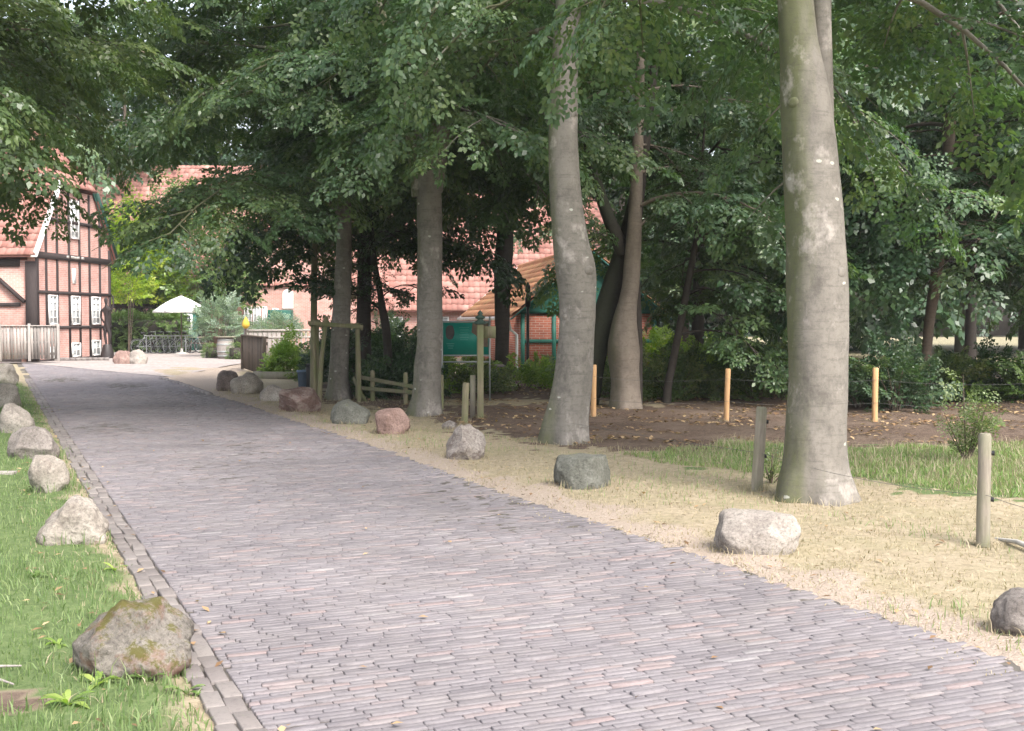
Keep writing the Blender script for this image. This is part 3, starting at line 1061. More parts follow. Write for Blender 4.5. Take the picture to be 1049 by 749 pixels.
# tree whose trunk stands outside the frame on the left
hero_tree('oak_tree', 'oak crown hanging into the upper left corner in front of the half-timbered gable', None, 17.0,
          [(445, -215, -175), (300, -210, -180), (100, -208, -180), (-50, -205, -180)], -195, M['bark_brown'], M['leaf_oak'],
          [dict(seed=61, z0=2.9, z1=6.4, n=24, reach=4.6, spr='near', elev=(0.05, 0.5), droop=0.5, zmin=2.3, az_pref=(0.1, 0.3), tmpl_scale=1.15,
                keep=lambda p: p[2] > 2.75 + max(0.0, p[0] - 2.6) * 1.25 and p[1] > -3.0),
           dict(seed=63, z0=4.8, z1=7.5, n=8, reach=5.7, spr='mid', elev=(0.1, 0.4), droop=0.35, zmin=4.2, az_pref=(0.2, 0.3), keep=lambda p: p[2] > 2.9 + max(0.0, p[0] - 2.6) * 1.0),
           dict(seed=62, z0=6.5, z1=12, n=6, reach=5.0, spr='mid', elev=(0.2, 0.7), droop=0.45, zmin=3.5)],
          top=13, seed=6)

# trees behind the mulch strip
WD = 'trees behind the fence'
hero_tree('young_tree', 'slim dark trunk rising in front of the ochre roof, right of the notice board', WD, 28.0,
          [(399, 505, 523), (380, 507, 521), (330, 507, 522), (280, 506, 524), (250, 508, 526), (200, 512, 524), (100, 514, 522)], 514, M['bark_dark'], M['leaf_dark'],
          [dict(seed=71, z0=3.9, z1=6.6, n=9, reach=2.6, spr='mid', elev=(0.3, 0.7), droop=0.4, zmin=3.3, keep=lambda p: p[1] < 1.5 and not (p[0] > 0.2 and p[2] < 4.0)),
           dict(seed=72, z0=6.0, z1=11, n=14, reach=3.6, spr='mid', zmin=4.0)], top=12, seed=7, nseg=14)

TWIN = []
def twin_extra(w, tf):
    d = 21.5
    bx = (640 - CX) / FPX * d
    for rows, dy, s in (([(418, 606, 10), (370, 612, 11), (330, 621, 12), (290, 632, 12), (255, 644, 11), (200, 655, 8), (100, 668, 5), (0, 680, 3)], 0.5, 3),
                        ([(418, 655, 5), (360, 655, 5), (310, 653, 5), (260, 650, 5)], 0.25, 4),
                        ([(262, 640, 8), (235, 628, 7), (190, 612, 6), (120, 596, 5)], 0.2, 6)):
        pts = [(((cx - CX) / FPX * d) - bx, dy, max(-0.1, AT(cx, y, d).z), r * d / FPX) for (y, cx, r) in rows]
        sm = spline(pts, 24)
        q = NB()
        q.tube([tuple(p[:3]) for p in sm], [p[3] for p in sm], 12, lump=0.12, seed=s)
        TWIN.append(q)

twin = hero_tree('multi_stemmed_tree', 'many-stemmed tree with swollen grey-brown trunk and dark leaning stems, behind the leftmost orange post', WD, 21.5,
          [(421, 624, 658), (400, 626, 655), (380, 624, 654), (362, 622, 655), (345, 624, 654), (330, 628, 653), (310, 634, 653), (290, 638, 655), (250, 641, 657), (200, 645, 658), (100, 650, 660), (0, 655, 661)], 640, M['bark_grey'], M['leaf_blue'],
          [dict(seed=81, z0=3.0, z1=6.0, n=16, reach=3.6, spr='near', elev=(0.15, 0.6), droop=0.55, zmin=2.45, az_pref=(-0.6, 0.25), tmpl_scale=1.05,
                keep=lambda p: p[2] > (3.7 if p[0] < -0.6 else 3.35 if p[0] < 1.2 else 2.5)),
           dict(seed=82, z0=5.6, z1=10.5, n=16, reach=4.2, spr='mid', zmin=3.5)], top=12, seed=9, nseg=18, extra=twin_extra, lump=0.1)
for q in TWIN:
    q.build('stem', M['bark_dark'], twin, smooth=True)

hero_tree('maple_tree', 'leaning slim brown trunk under dark foliage right of the thickest beech', WD, 23.6,
          [(413, 942, 952), (380, 943, 953), (330, 947, 957), (290, 952, 964), (240, 958, 970), (150, 966, 978), (0, 975, 985)], 947, M['bark_brown'], M['leaf_dark'],
          [dict(seed=91, z0=2.6, z1=5.5, n=13, reach=4.2, spr='mid', elev=(0.1, 0.5), droop=0.5, zmin=1.75, tmpl_scale=1.1),
           dict(seed=92, z0=5.0, z1=11, n=18, reach=4.6, spr='mid', zmin=3.2)], top=12, seed=10, nseg=12)

hero_tree('ivy_tree', 'dark ivy-clad trunk just behind the mossy tree guard', WD, 27.0,
          [(412, 363, 381), (380, 364, 381), (330, 365, 380), (280, 366, 381), (200, 368, 380)], 372, M['bark_dark'], M['leaf_dark'],
          [dict(seed=101, z0=1.0, z1=3.6, n=10, reach=0.55, spr='small', elev=(0, 0.3), zmin=0.4, sub_step=0.2),
           dict(seed=102, z0=3.0, z1=9, n=18, reach=3.4, spr='mid', zmin=2.2)], top=10, seed=11, nseg=12)

hero_tree('sapling', 'small dark tree with forked branches between tree guard and beech', WD, 25.5,
          [(406, 392, 403), (370, 393, 402), (340, 391, 400), (320, 388, 396), (300, 386, 392), (270, 380, 386)], 397, M['bark_dark'], M['leaf_dark'],
          [dict(seed=111, z0=1.7, z1=4.2, n=10, reach=1.6, spr='mid', zmin=1.5, elev=(0.3, 0.8), tmpl_scale=0.8)], top=5, seed=12, nseg=10)

hero_tree('hazel_tree', 'broken slanting stems of a shrubby tree right of the many-stemmed tree', WD, 22.5,
          [(424, 678, 686), (400, 680, 688), (370, 686, 694), (330, 694, 702), (290, 702, 709), (240, 712, 718)], 682, M['bark_dark'], M['leaf_beech'],
          [dict(seed=121, z0=1.2, z1=4.5, n=14, reach=2.3, spr='mid', zmin=0.9, elev=(0.1, 0.5), tmpl_scale=0.9, keep=lambda p: p[0] > 0.0 or p[2] > 3.3)], top=6, seed=13, nseg=10)

# dense trees that close the view on the right
def wood_tree(name, label, loc, seed, h, reach, low, leafmat, bark, spr='big', n=26, group=None, ts=1.0, r=0.16):
    root = thing(name, label, 'tree', loc, 0, group)
    wood, leaves = NB(), NB()
    rows = [(0, 0, -0.2, r * 1.25), (0.05, 0, 0.4, r), (0.1, 0.05, h * 0.5, r * 0.6), (0.0, 0.1, h, 0.02)]
    sm = spline(rows, 24)
    wood.tube([tuple(p[:3]) for p in sm], [max(0.015, p[3]) for p in sm], 10, lump=0.1, seed=seed, flare=0.3, flare_h=0.5)
    crown(wood, leaves, seed=seed, trunk_at=trunk_fn(rows), z0=low + 0.5, z1=h * 0.97, n=n, reach=reach, spr=spr, elev=(0.15, 0.6), droop=0.5, zmin=low,
          prof=lambda f: (0.85 + 0.5 * f) if f < 0.3 else max(0.18, 1.0 - 0.95 * (f - 0.3)), tmpl_scale=ts, sub_step=0.5, spray_step=0.36, twig_r=0.02)
    wood.build('trunk', bark, root, smooth=True)
    leaves.build('crown', leafmat, root)
    return root

DW = 'dark trees behind the wire fence'
wa = wood_tree('lime_tree', 'dark bushy tree left of the thickest beech, behind the second orange post', ((712 - CX) / FPX * 28, 28.0, 0), 131, 11, 4.2, 2.3, M['leaf_beech'], M['bark_dark'], 'mid', 26, DW)
wb = wood_tree('lime_tree', 'dark low-hanging tree right behind the thickest beech trunk', ((845 - CX) / FPX * 27, 27.5, 0), 132, 11, 4.2, 1.95, M['leaf_blue'], M['bark_dark'], 'mid', 24, DW)
dup(wb, ((1090 - CX) / FPX * 22, 22.5, 0), 2.1, (1, 1, 1), 'dark low-hanging tree at the right edge of the view', DW)
dup(wa, ((1010 - CX) / FPX * 31, 32, 0), 4.0, (1.05, 1.05, 1.1), 'dark bushy tree behind the leaning slim trunk', DW)
dup(wb, ((765 - CX) / FPX * 33, 33, 0), 1.0, (1, 1, 1.15), 'dark tree filling the gap beyond the second orange post', DW).location.x += 2.6
dup(wa, ((640 - CX) / FPX * 40, 42, 0), 5.0, (1, 1, 1.2), 'dark tree rising behind the green-gabled outbuilding', DW)

# far trees that close the sky
FT = 'tall trees at the back'
fa = wood_tree('broadleaf_tree', 'tall far tree rising behind the roofs at the left', (-26, 88, 0), 141, 20, 7.0, 3.0, M['leaf_beech'], M['bark_brown'], 'far', 40, FT, 1.3, 0.35)
fb = wood_tree('broadleaf_tree', 'tall far tree behind the meadow, centre right', (9, 62, 0), 142, 19, 6.5, 1.2, M['leaf_dark'], M['bark_brown'], 'far', 40, FT, 1.3, 0.35)
FAR = [(-25, 76, fb, 'tall far tree directly behind the half-timbered gable'), (-32, 72, fa, 'tall far tree behind the ridge of the half-timbered house'), (-40, 84, fa, 'tall far tree beyond the left edge of the long red roof'), (-33, 95, fb, 'second tall far tree behind the left red roof'), (-19, 92, fa, 'tall far tree behind the lime-green tree'),
       (-12, 86, fb, 'tall far tree above the white parasol'), (-5, 90, fa, 'tall far tree above the dark timber fence'), (2, 84, fb, 'tall far tree above the notice board'),
       (2.5, 68, fa, 'tall far tree behind the ochre roof'), (16, 66, fa, 'tall far tree seen left of the thickest beech'), (23, 60, fb, 'tall far tree at the end of the meadow'),
       (29, 66, fa, 'tall far tree behind the meadow at the right edge'), (36, 58, fb, 'tall far tree outside the meadow corner'), (12, 48, fb, 'far tree behind the second orange post'), (30, 50, fa, 'far tree beyond the right hand fence')]
for i, (x, y, src, lab) in enumerate(FAR):
    s = (0.9 + 0.25 * ((i * 37) % 10) / 10) * (1.45 if y > 80 else 1.1)
    dup(src, (x, y, 0), i * 1.37, (s, s, s), lab, FT)
# ------------------------------------------------------------------ half-timbered house on the left
def roof_tiles(nb, O, u, v, ulen, vlen, tw=0.25, th=0.34, u0f=None, u1f=None, seed=0, wave=0.035):
    """pantiles on a plane: O corner at the eave, u along the eave, v up the slope"""
    rgt = np.random.default_rng(seed)
    O, u, v = np.array(O, float), np.array(u, float), np.array(v, float)
    u /= np.linalg.norm(u)
    v /= np.linalg.norm(v)
    n = np.cross(u, v)
    n /= np.linalg.norm(n)
    if n[2] < 0:
        n = -n
    rows = int(math.ceil(vlen / th))
    prof = [(0.0, 0.0), (0.22, 0.55), (0.45, 1.0), (0.75, 0.3), (1.0, 0.0)]
    for r in range(rows):
        a, b = r * th, min((r + 1) * th + 0.03, vlen)
        lo = u0f((a + b) / 2) if u0f else 0.0
        hi = u1f((a + b) / 2) if u1f else ulen
        k0, k1 = int(math.floor(lo / tw)), int(math.ceil(hi / tw))
        for k in range(k0, k1):
            if (k + 0.5) * tw < lo or (k + 0.5) * tw > hi:
                continue
            jit = rgt.normal(0, 0.006)
            V = []
            for (y, zz) in ((a, 0.045), (b, 0.012)):
                for (x, h) in prof:
                    V.append(O + u * ((k + x) * tw) + v * (y + jit) + n * (zz + h * wave))
            for (x, h) in prof:
                V.append(O + u * ((k + x) * tw) + v * (a + jit) + n * 0.0)
            m = len(prof)
            F = [(i, i + 1, m + i + 1, m + i) for i in range(m - 1)] + [(2 * m + i, 2 * m + i + 1, i + 1, i) for i in range(m - 1)]
            nb.add(np.array(V), F, np.clip(rgt.normal(0.5, 0.24), 0, 1))

def text_obj(name, s, size, m, parent, loc, rot, depth=0.004):
    cu = bpy.data.curves.new(name, 'FONT')
    cu.body = s
    cu.size = size
    cu.extrude = depth
    cu.align_x = 'CENTER'
    cu.align_y = 'CENTER'
    t = bpy.data.objects.new(name, cu)
    COL.objects.link(t)
    me = bpy.data.meshes.new_from_object(t.evaluated_get(bpy.context.evaluated_depsgraph_get()))
    bpy.data.objects.remove(t)
    me.materials.clear()
    me.materials.append(m)
    o = bpy.data.objects.new(name, me)
    COL.objects.link(o)
    o.parent = parent
    o.location = loc
    o.rotation_euler = rot
    return o

def window(parent, c, w, h, axis='x', cols=2, rows=4, frame_m=None, glass_m=None, out=-0.03, fw=0.06, name='window', face=-1):
    """window in a wall facing -y (axis x) or -x (axis y); frame is the part, pane its sub-part"""
    fm, gmt = frame_m or M['white'], glass_m or M['glass']
    f = NB()
    def B(a, z, sa, sz, th, o):
        if axis == 'x':
            f.box((c[0] + a, c[1] + o, c[2] + z), (sa, th, sz))
        else:
            f.box((c[0] + o, c[1] + a, c[2] + z), (th, sa, sz))
    B(-w / 2 + fw / 2, 0, fw, h, 0.08, out)
    B(w / 2 - fw / 2, 0, fw, h, 0.08, out)
    B(0, h / 2 - fw / 2, w - 2 * fw, fw, 0.078, out)
    B(0, -h / 2 + fw / 2, w - 2 * fw, fw, 0.078, out)
    for i in range(1, cols):
        B(-w / 2 + w * i / cols, 0, 0.045, h - 2 * fw, 0.05, out)
    for j in range(1, rows):
        B(0, -h / 2 + h * j / rows, w - 2 * fw, 0.035, 0.044, out)
    fr = f.build(name, fm, parent)
    g = NB()
    if axis == 'x':
        g.box((c[0], c[1] + out + 0.012, c[2]), (w - 2 * fw, 0.01, h - 2 * fw))
    else:
        g.box((c[0] + out + 0.012, c[1], c[2]), (0.01, w - 2 * fw, h - 2 * fw))
    g.build('pane', gmt, fr)
    return fr

HC = Vector((-18.28, 45.0, 0))
hu = Vector((0.66, 6.5, 0)).normalized()
house = thing('half_timbered_house', 'half-timbered brick house with white windows and red tiled roof behind the plank fence', 'house', HC, math.atan2(hu.y, hu.x))
GW, WH, K = 6.53, 4.1, 1.45
def tx(px):
    """distance along the gable of a feature seen at pixel column px"""
    a = (px - CX) / FPX
    return (a * HC.y - HC.x) / (hu.x - a * hu.y)
CUT = 7.0
xl, xr = -0.35 + (CUT - WH) / K, 6.88 - (CUT - WH) / K
def rake(x):
    return WH - 0.08 + min(x + 0.35, 6.88 - x, xl + 0.35) * K
w = NB()
pts = [(0, 0), (GW, 0), (GW, rake(GW)), (xr, rake(xr)), (xl, rake(xl)), (0, rake(0))]
n = len(pts)
V = [(x, 0.0, z) for x, z in pts] + [(x, 0.3, z) for x, z in pts]
w.add(V, [tuple(range(n))])
w.add(V, [tuple(reversed(range(n, 2 * n)))])
w.add(V, [(i, i + n, (i + 1) % n + n, (i + 1) % n) for i in range(n)])
w.box((0.15, 7.3, 1.98), (0.3, 14.0, 3.95))
w.box((GW - 0.15, 7.3, 1.98), (0.3, 14.0, 3.95))
w.build('wall', M['brick'], house)
posts_px = [37.5, 48, 59.3, 71.5, 82.2, 92.3, 102.8, 112.6]
for i, px in enumerate(posts_px):
    x = max(0.12, min(GW - 0.12, tx(px)))
    b = NB()
    b.box((x, -0.012, rake(x) / 2), (0.13 if 0 < i < 7 else 0.20, 0.06, rake(x) - 0.06))
    b.build('post', M['timber'], house)
for z, h, d in ((4.17, 0.25, 0.10), (2.74, 0.13, 0.075), (1.36, 0.12, 0.075), (0.06, 0.12, 0.08)):
    b = NB()
    b.box((GW / 2, -0.015, z), (GW + 0.02, d, h))
    b.build('beam', M['timber'], house)
b = NB()
zz = 5.62
x0b, x1b = -0.35 + (zz - WH) / K + 0.12, 6.88 - (zz - WH) / K - 0.12
b.box(((x0b + x1b) / 2, -0.035, zz), (x1b - x0b, 0.08, 0.13))
b.build('beam', M['timber'], house)
for a, c, z0, z1, rows in ((71.5, 82.2, 4.97, 6.55, 5), (48, 59.3, 1.46, 2.64, 4), (71.5, 82.2, 1.46, 2.64, 4), (92.3, 102.8, 1.46, 2.64, 4), (71.5, 82.2, 0.14, 0.72, 2), (92.3, 102.8, 0.14, 0.80, 2), (48, 59.3, 0.14, 0.60, 2)):
    xa, xb = tx(a) + 0.10, tx(c) - 0.10
    window(house, ((xa + xb) / 2, 0, (z0 + z1) / 2), xb - xa, z1 - z0, 'x', 2, rows, out=-0.045)
b = NB()
b.box((tx(76.5), -0.012, 3.45), (0.28, 0.05, 0.62))
b.build('vent_panel', M['white'], house)
b = NB()
for px, wd in ((69.3, 0.2), (73.6, 0.17), (75.4, 0.13), (77.2, 0.2), (79.2, 0.12), (80.4, 0.12), (84.6, 0.24)):
    b = NB()
    b.box((tx(px), -0.068, 4.2 + 0.01 * (int(px * 3) % 3)), (wd, 0.006, 0.10))
    b.build('inscription', M['stone'], house)
# gable trim, roof, brace
b = NB()
b.bar((-0.38, -0.16, WH - 0.05), (xl + 0.03, -0.16, CUT), 0.035, 0.26, up=(0, 1, 0))
b.bar((-0.38, -0.2, WH + 0.08), (xl + 0.03, -0.2, CUT + 0.13), 0.2, 0.035, up=(1, 0, 1))
b.build('bargeboard', M['white'], house)
b = NB()
b.bar((6.92, -0.16, WH - 0.05), (xr - 0.03, -0.16, CUT), 0.035, 0.3, up=(0, 1, 0))
b.bar((6.98, -0.1, WH + 0.05), (xr + 0.02, -0.1, CUT + 0.1), 0.3, 0.04, up=(1, 0, -1))
b.build('bargeboard', M['dark_green'], house)['label'] = 'dark green bargeboard on the right slope'
rf = NB()
sl = math.sqrt(1 + K * K)
VL = 3.615 * sl
hipv = (CUT - WH) / K * sl
u0 = lambda v: max(0.0, (v - hipv) / sl * 1.0)
roof_tiles(rf, (-0.35, -0.22, WH + 0.02), (0, 1, 0), (1, 0, K), 14.3, VL, u0f=u0, seed=1)
roof_tiles(rf, (6.88, -0.22, WH + 0.02), (0, 1, 0), (-1, 0, K), 14.3, VL, u0f=u0, seed=2)
hl = xr - xl
hv = math.hypot(hl / 2 * 1.0, hl / 2 * K)
roof_tiles(rf, (xl, -0.3, CUT + 0.02), (1, 0, 0), (0, 1.0, K), hl, hv, u0f=lambda v: v / hv * hl / 2, u1f=lambda v: hl - v / hv * hl / 2, seed=3)
for (e, s) in ((-0.33, 1), (6.86, -1)):
    rf.add([(e, -0.2, WH - 0.04), (e, 14.1, WH - 0.04), (3.265, 14.1, WH + 3.595 * K - 0.04), (3.265, 1.5, WH + 3.595 * K - 0.04), (e + s * (hipv / sl), -0.2, CUT - 0.04)], [(0, 1, 2, 3, 4)], 0.1)
rf.tube([(3.265, 1.4, WH + 3.615 * K + 0.04), (3.265, 14.2, WH + 3.615 * K + 0.04)], 0.13, 8, tint=0.4)
rf.build('roof', M['tile_red'], house)
b = NB()
b.box((-0.06, 0.12, 1.95), (0.14, 0.42, 3.9))
b.build('post', M['timber'], house)
b = NB()
b.bar((-0.09, 0.4, 2.35), (-0.09, 2.0, 3.75), 0.1, 0.2, up=(1, 0, 0))
b.build('brace', M['timber'], house)
for z, h in ((3.86, 0.3), (2.25, 0.14), (0.08, 0.16)):
    b = NB()
    b.box((-0.025, 7.4, z), (0.1, 13.6, h))
    b.build('beam', M['timber'], house)
for y in (3.2, 5.0, 7.0, 9.2, 11.5):
    b = NB()
    b.box((-0.022, y, 1.95), (0.09, 0.2, 3.5))
    b.build('post', M['timber'], house)

# plank fence in front of it
def board_fence(name, label, a, b_, h, m, group=None, posts=4, bw=0.10, gap=0.012, cat='fence', rail_top=True, jag=0.0, post_h=0.12):
    a, b_ = Vector(a), Vector(b_)
    d = b_ - a
    L = d.length
    root = thing(name, label, cat, a, math.atan2(d.y, d.x), group)
    rgf = random.Random(len(label))
    nb = NB()
    k = 0.0
    while k < L - bw * 0.5:
        hh = h + rgf.uniform(-jag, jag)
        nb.box((k + bw / 2, rgf.uniform(-0.004, 0.004), 0.05 + hh / 2), (bw - gap, 0.022, hh - 0.05), Euler((0, rgf.gauss(0, 0.006), 0)).to_matrix(), rgf.random())
        k += bw
    nb.build('board_panel', m, root)
    for z in (0.28, h * 0.55 if h > 1.2 else None, h - 0.14):
        if z:
            r = NB()
            r.box((L / 2, 0.04, z), (L, 0.045, 0.09), None, rgf.random())
            r.build('rail', m, root)
    if rail_top:
        r = NB()
        r.box((L / 2, 0.01, h + 0.04), (L + 0.06, 0.14, 0.04), None, 0.9)
        r.build('cap_rail', m, root)
    for i in range(posts):
        p = NB()
        p.box((L * i / (posts - 1), -0.03, (h + post_h) / 2), (0.09, 0.09, h + post_h), None, rgf.random())
        p.build('post', m, root, bevel=0.006)
    return root
fa_, fb_ = G(-60, 368.5), G(59, 369.5)
fa_.y = 43.2
fa_.x = (-60 - CX) / FPX * 43.2
fb_ = Vector(((60 - CX) / FPX * 43.8, 43.8, 0))
fa_.z = 0.12
fb_.z = 0.12
board_fence('plank_fence', 'silver-grey plank fence in front of the half-timbered house', fa_, fb_, 1.28, M['greywood'], posts=5, bw=0.12, gap=0.02)

# dark sculpture at the house corner
def skin_figure(name, joints, edges, m, parent, sub=2):
    me = bpy.data.meshes.new(name)
    me.from_pydata([j[:3] for j in joints], edges, [])
    o = bpy.data.objects.new(name, me)
    COL.objects.link(o)
    o.modifiers.new('skin', 'SKIN')
    for i, j in enumerate(joints):
        me.skin_vertices[0].data[i].radius = (j[3] * 0.72, j[3] * 0.72)
    me.skin_vertices[0].data[0].use_root = True
    s = o.modifiers.new('sub', 'SUBSURF')
    s.levels = s.render_levels = sub
    me.materials.append(m)
    if parent:
        o.parent = parent
    return o
sp_ = Vector(((109.5 - CX) / FPX * 49.5, 49.5, 0.0))
st = thing('sculpture', 'dark slender standing figure sculpture on a block at the corner of the half-timbered house', 'sculpture', sp_, -0.3)
b = NB()
b.tube([(0, 0, 0), (0.02, 0, 0.3), (0, 0.02, 0.62)], [0.30, 0.27, 0.16], 12, lump=0.15, seed=3)
b.build('block', M['bronze'], st, smooth=True)
skin_figure('figure', [(0, 0, 1.45, .13), (0.02, 0, 1.75, .15), (0.0, 0, 2.1, .18), (0, 0, 2.3, .07), (-.02, 0, 2.48, .13), (-.02, 0, 2.62, .10),
                       (-.26, 0, 2.05, .075), (-.3, .03, 1.75, .06), (-.16, .1, 1.5, .045), (.25, 0, 2.08, .075), (.34, .02, 2.3, .06), (.3, .02, 2.7, .05),
                       (-.1, 0, 1.05, .09), (-.02, 0, .6, .06), (.12, .02, 1.05, .09), (.1, .02, .6, .06)],
            [(0, 1), (1, 2), (2, 3), (3, 4), (4, 5), (2, 6), (6, 7), (7, 8), (2, 9), (9, 10), (10, 11), (0, 12), (12, 13), (0, 14), (14, 15)], M['bronze'], st)

# pergola beam between house and hedge
pg = thing('pergola', 'dark timber pergola with a long beam between the house and the white parasol', 'pergola', Vector(((120 - CX) / FPX * 63, 63, 0)), 0.0)
for x in (0, 1.3, 2.5):
    b = NB(); b.box((x, 0, 1.15), (0.12, 0.12, 2.3)); b.build('post', M['timber'], pg)
for y in (0.0, 0.9):
    b = NB(); b.box((1.2, y, 2.38), (3.0, 0.1, 0.16)); b.build('beam', M['timber'], pg)
for x in np.arange(-0.2, 2.7, 0.35):
    b = NB(); b.box((x, 0.45, 2.5), (0.06, 1.5, 0.07)); b.build('rafter', M['timber'], pg)

# ------------------------------------------------------------------ boulders
def boulder(label, x0, y0, x1, y1, m, seed, depth=0.8, cuts=(), squash=2.4, lump=0.16, sink=0.24, group=None, name='boulder', yaw=0.0, lo=0.82):
    g = G((x0 + x1) / 2, y1)
    d = g.y
    wd = (x1 - x0) * d / FPX
    dp = wd * depth
    c = Vector(((((x0 + x1) / 2) - CX) / FPX * (d + dp * 0.35), d + dp * 0.38, 0))
    zt = CAMZ - (y0 - HORIZ) / FPX * c.y
    ht = max(0.1, zt)
    bm = bmesh.new()
    bmesh.ops.create_icosphere(bm, subdivisions=5, radius=1.0)
    rgb = random.Random(seed)
    planes = [(Vector(c_[:3]).normalized(), c_[3]) for c_ in cuts]
    for i in range(9):
        q = Vector((rgb.gauss(0, 1), rgb.gauss(0, 1), rgb.gauss(0, 0.8))).normalized()
        planes.append((q, rgb.uniform(lo, 1.0)))
    for v in bm.verts:
        p = v.co.copy()
        e = squash
        k = (abs(p.x) ** e + abs(p.y) ** e + abs(p.z) ** e) ** (1 / e)
        p /= k
        for (q, h) in planes:
            dd = p.dot(q) - h
            if dd > 0:
                p -= q * dd * 0.93
        s = Vector((seed * 3.1, seed * 1.7, 0))
        p *= 1 + lump * mnoise.noise(p * 1.4 + s) + 0.35 * lump * mnoise.noise(p * 3.6 + s) + 0.12 * lump * mnoise.noise(p * 9 + s) + 0.06 * lump * mnoise.noise(p * 22 + s)
        v.co = p
    xs = [v.co.x for v in bm.verts]; ys = [v.co.y for v in bm.verts]; zs = [v.co.z for v in bm.verts]
    full = ht / (1 - sink)
    for v in bm.verts:
        v.co.x = ((v.co.x - min(xs)) / (max(xs) - min(xs)) - 0.5) * wd
        v.co.y = ((v.co.y - min(ys)) / (max(ys) - min(ys)) - 0.5) * dp
        v.co.z = (v.co.z - min(zs)) / (max(zs) - min(zs)) * full - full * sink
    for f in bm.faces:
        f.smooth = True
    me = bpy.data.meshes.new(name)
    bm.to_mesh(me)
    bm.free()
    me.materials.append(m)
    o = bpy.data.objects.new(name, me)
    COL.objects.link(o)
    o.location = (c.x, c.y, gh(c.x, c.y) * 0.5)
    return tag(o, label, 'boulder', group)

RK = {
    'moss': mat_rock('mossy_granite', (0.090, 0.080, 0.070), (0.300, 0.270, 0.235), (0.100, 0.092, 0.020), 0.62, (0.216, 0.120, 0.088)),
    'pale': mat_rock('pale_granite', (0.192, 0.160, 0.136), (0.400, 0.360, 0.312), (0.176, 0.168, 0.080), 0.15),
    'grey': mat_rock('grey_granite', (0.120, 0.104, 0.096), (0.280, 0.248, 0.224), None),
    'cream': mat_rock('cream_granite', (0.200, 0.172, 0.152), (0.400, 0.360, 0.320), (0.240, 0.216, 0.128), 0.12),
    'pink': mat_rock('pink_granite', (0.160, 0.100, 0.084), (0.336, 0.232, 0.200), None),
    'rust': mat_rock('reddish_granite', (0.108, 0.068, 0.058), (0.264, 0.176, 0.152), None, 0.5, (0.320, 0.264, 0.232)),
    'green': mat_rock('greenish_gneiss', (0.084, 0.084, 0.068), (0.188, 0.188, 0.164), (0.128, 0.136, 0.064), 0.18),
    'two': mat_rock('two_tone_granite', (0.176, 0.148, 0.132), (0.376, 0.336, 0.304), None, 0.5, (0.120, 0.092, 0.080)),
    'brown': mat_rock('brown_granite', (0.096, 0.076, 0.068), (0.240, 0.192, 0.172), None),
}
LB = 'boulders along the left edge of the road'
RB = 'boulders along the right edge of the road'
boulder('largest mossy boulder with reddish stains in the grass nearest the camera', 74, 619, 194, 703, RK['moss'], 3, 0.85, [(0.15, -0.8, 0.45, 0.78), (0.8, -0.2, 0.6, 0.8), (-0.7, -0.2, 0.7, 0.84)], group=LB, squash=2.7, lump=0.24, sink=0.2, lo=0.88)
boulder('pale wedge-shaped boulder in the grass behind the mossy one', 37, 511, 109, 563, RK['pale'], 5, 0.7, [(-0.75, -0.15, 0.65, 0.68), (0.2, -0.9, 0.3, 0.85)], group=LB, squash=2.6, lump=0.2, lo=0.9)
boulder('rounded upright pale boulder, third in the left row', 28, 467, 69, 507, RK['pale'], 8, 0.9, [(0, 0, 1, 0.9)], squash=3.0, group=LB)
boulder('grey cracked boulder with a shaded underside, fourth in the left row', 8, 439, 58, 475, RK['grey'], 12, 0.8, [(0.2, -0.8, -0.5, 0.7)], group=LB)
boulder('cream pointed boulder, fifth in the left row', -3, 415, 34, 447, RK['cream'], 17, 0.9, [(0.6, 0, 0.8, 0.6)], group=LB)
boulder('yellowish boulder at the left edge of the frame behind the cream one', -20, 394, 18, 420, RK['cream'], 19, 0.9, group=LB)
boulder('farthest pinkish boulder in the left row near the plank fence', -14, 373, 17, 397, RK['pale'], 23, 0.9, group=LB)
boulder('grey-brown rounded boulder at the right edge of the frame', 1020, 607, 1085, 660, RK['grey'], 29, 0.9, squash=2.2, group=RB)
boulder('long pale boulder with a slanting crack in front of the thickest beech', 733, 528, 821, 575, RK['cream'], 31, 0.75, [(-0.3, -0.55, 0.75, 0.78), (0, 0, 1, 0.8)], squash=2.7, lump=0.13, group=RB)
boulder('greenish grey angular boulder with a flat right face', 567, 470, 628, 508, RK['green'], 37, 0.8, [(0.9, -0.45, 0.1, 0.55), (0, 0, 1, 0.78), (-0.1, -1, 0.15, 0.75)], squash=4.0, lump=0.1, group=RB)
boulder('pointed boulder with pale slanting top and dark lower face', 456, 436, 498, 474, RK['two'], 41, 0.85, [(0.65, -0.35, 0.65, 0.5), (-0.7, -0.3, 0.4, 0.62)], group=RB)
boulder('round pink boulder in front of the forking beech', 383, 420, 420, 449, RK['pink'], 43, 0.85, squash=3.0, group=RB)
boulder('egg-shaped grey boulder left of the round pink one', 338, 411, 379, 438, RK['green'], 47, 0.8, [(0.5, 0, 0.85, 0.75)], squash=2.1, group=RB)
boulder('jagged reddish brown boulder with overhanging right end', 284, 397, 328, 424, RK['rust'], 53, 0.75, [(0.7, -0.6, -0.4, 0.55), (-0.55, -0.6, -0.45, 0.6), (0.1, -0.4, 0.9, 0.7)], squash=3.2, group=RB)
boulder('sandy flat boulder half hidden behind the jagged reddish one', 266, 396, 292, 415, RK['cream'], 59, 0.9, group=RB)
boulder('pale round boulder in front of the dark board fence', 236, 383, 269, 407, RK['pale'], 61, 0.85, squash=2.6, group=RB)
boulder('brown round boulder, farthest on the right side of the road', 221, 380, 245, 402, RK['brown'], 67, 0.9, group=RB)
boulder('small grey stone behind the pointed boulder', 452, 432, 469, 443, RK['grey'], 71, 0.8)
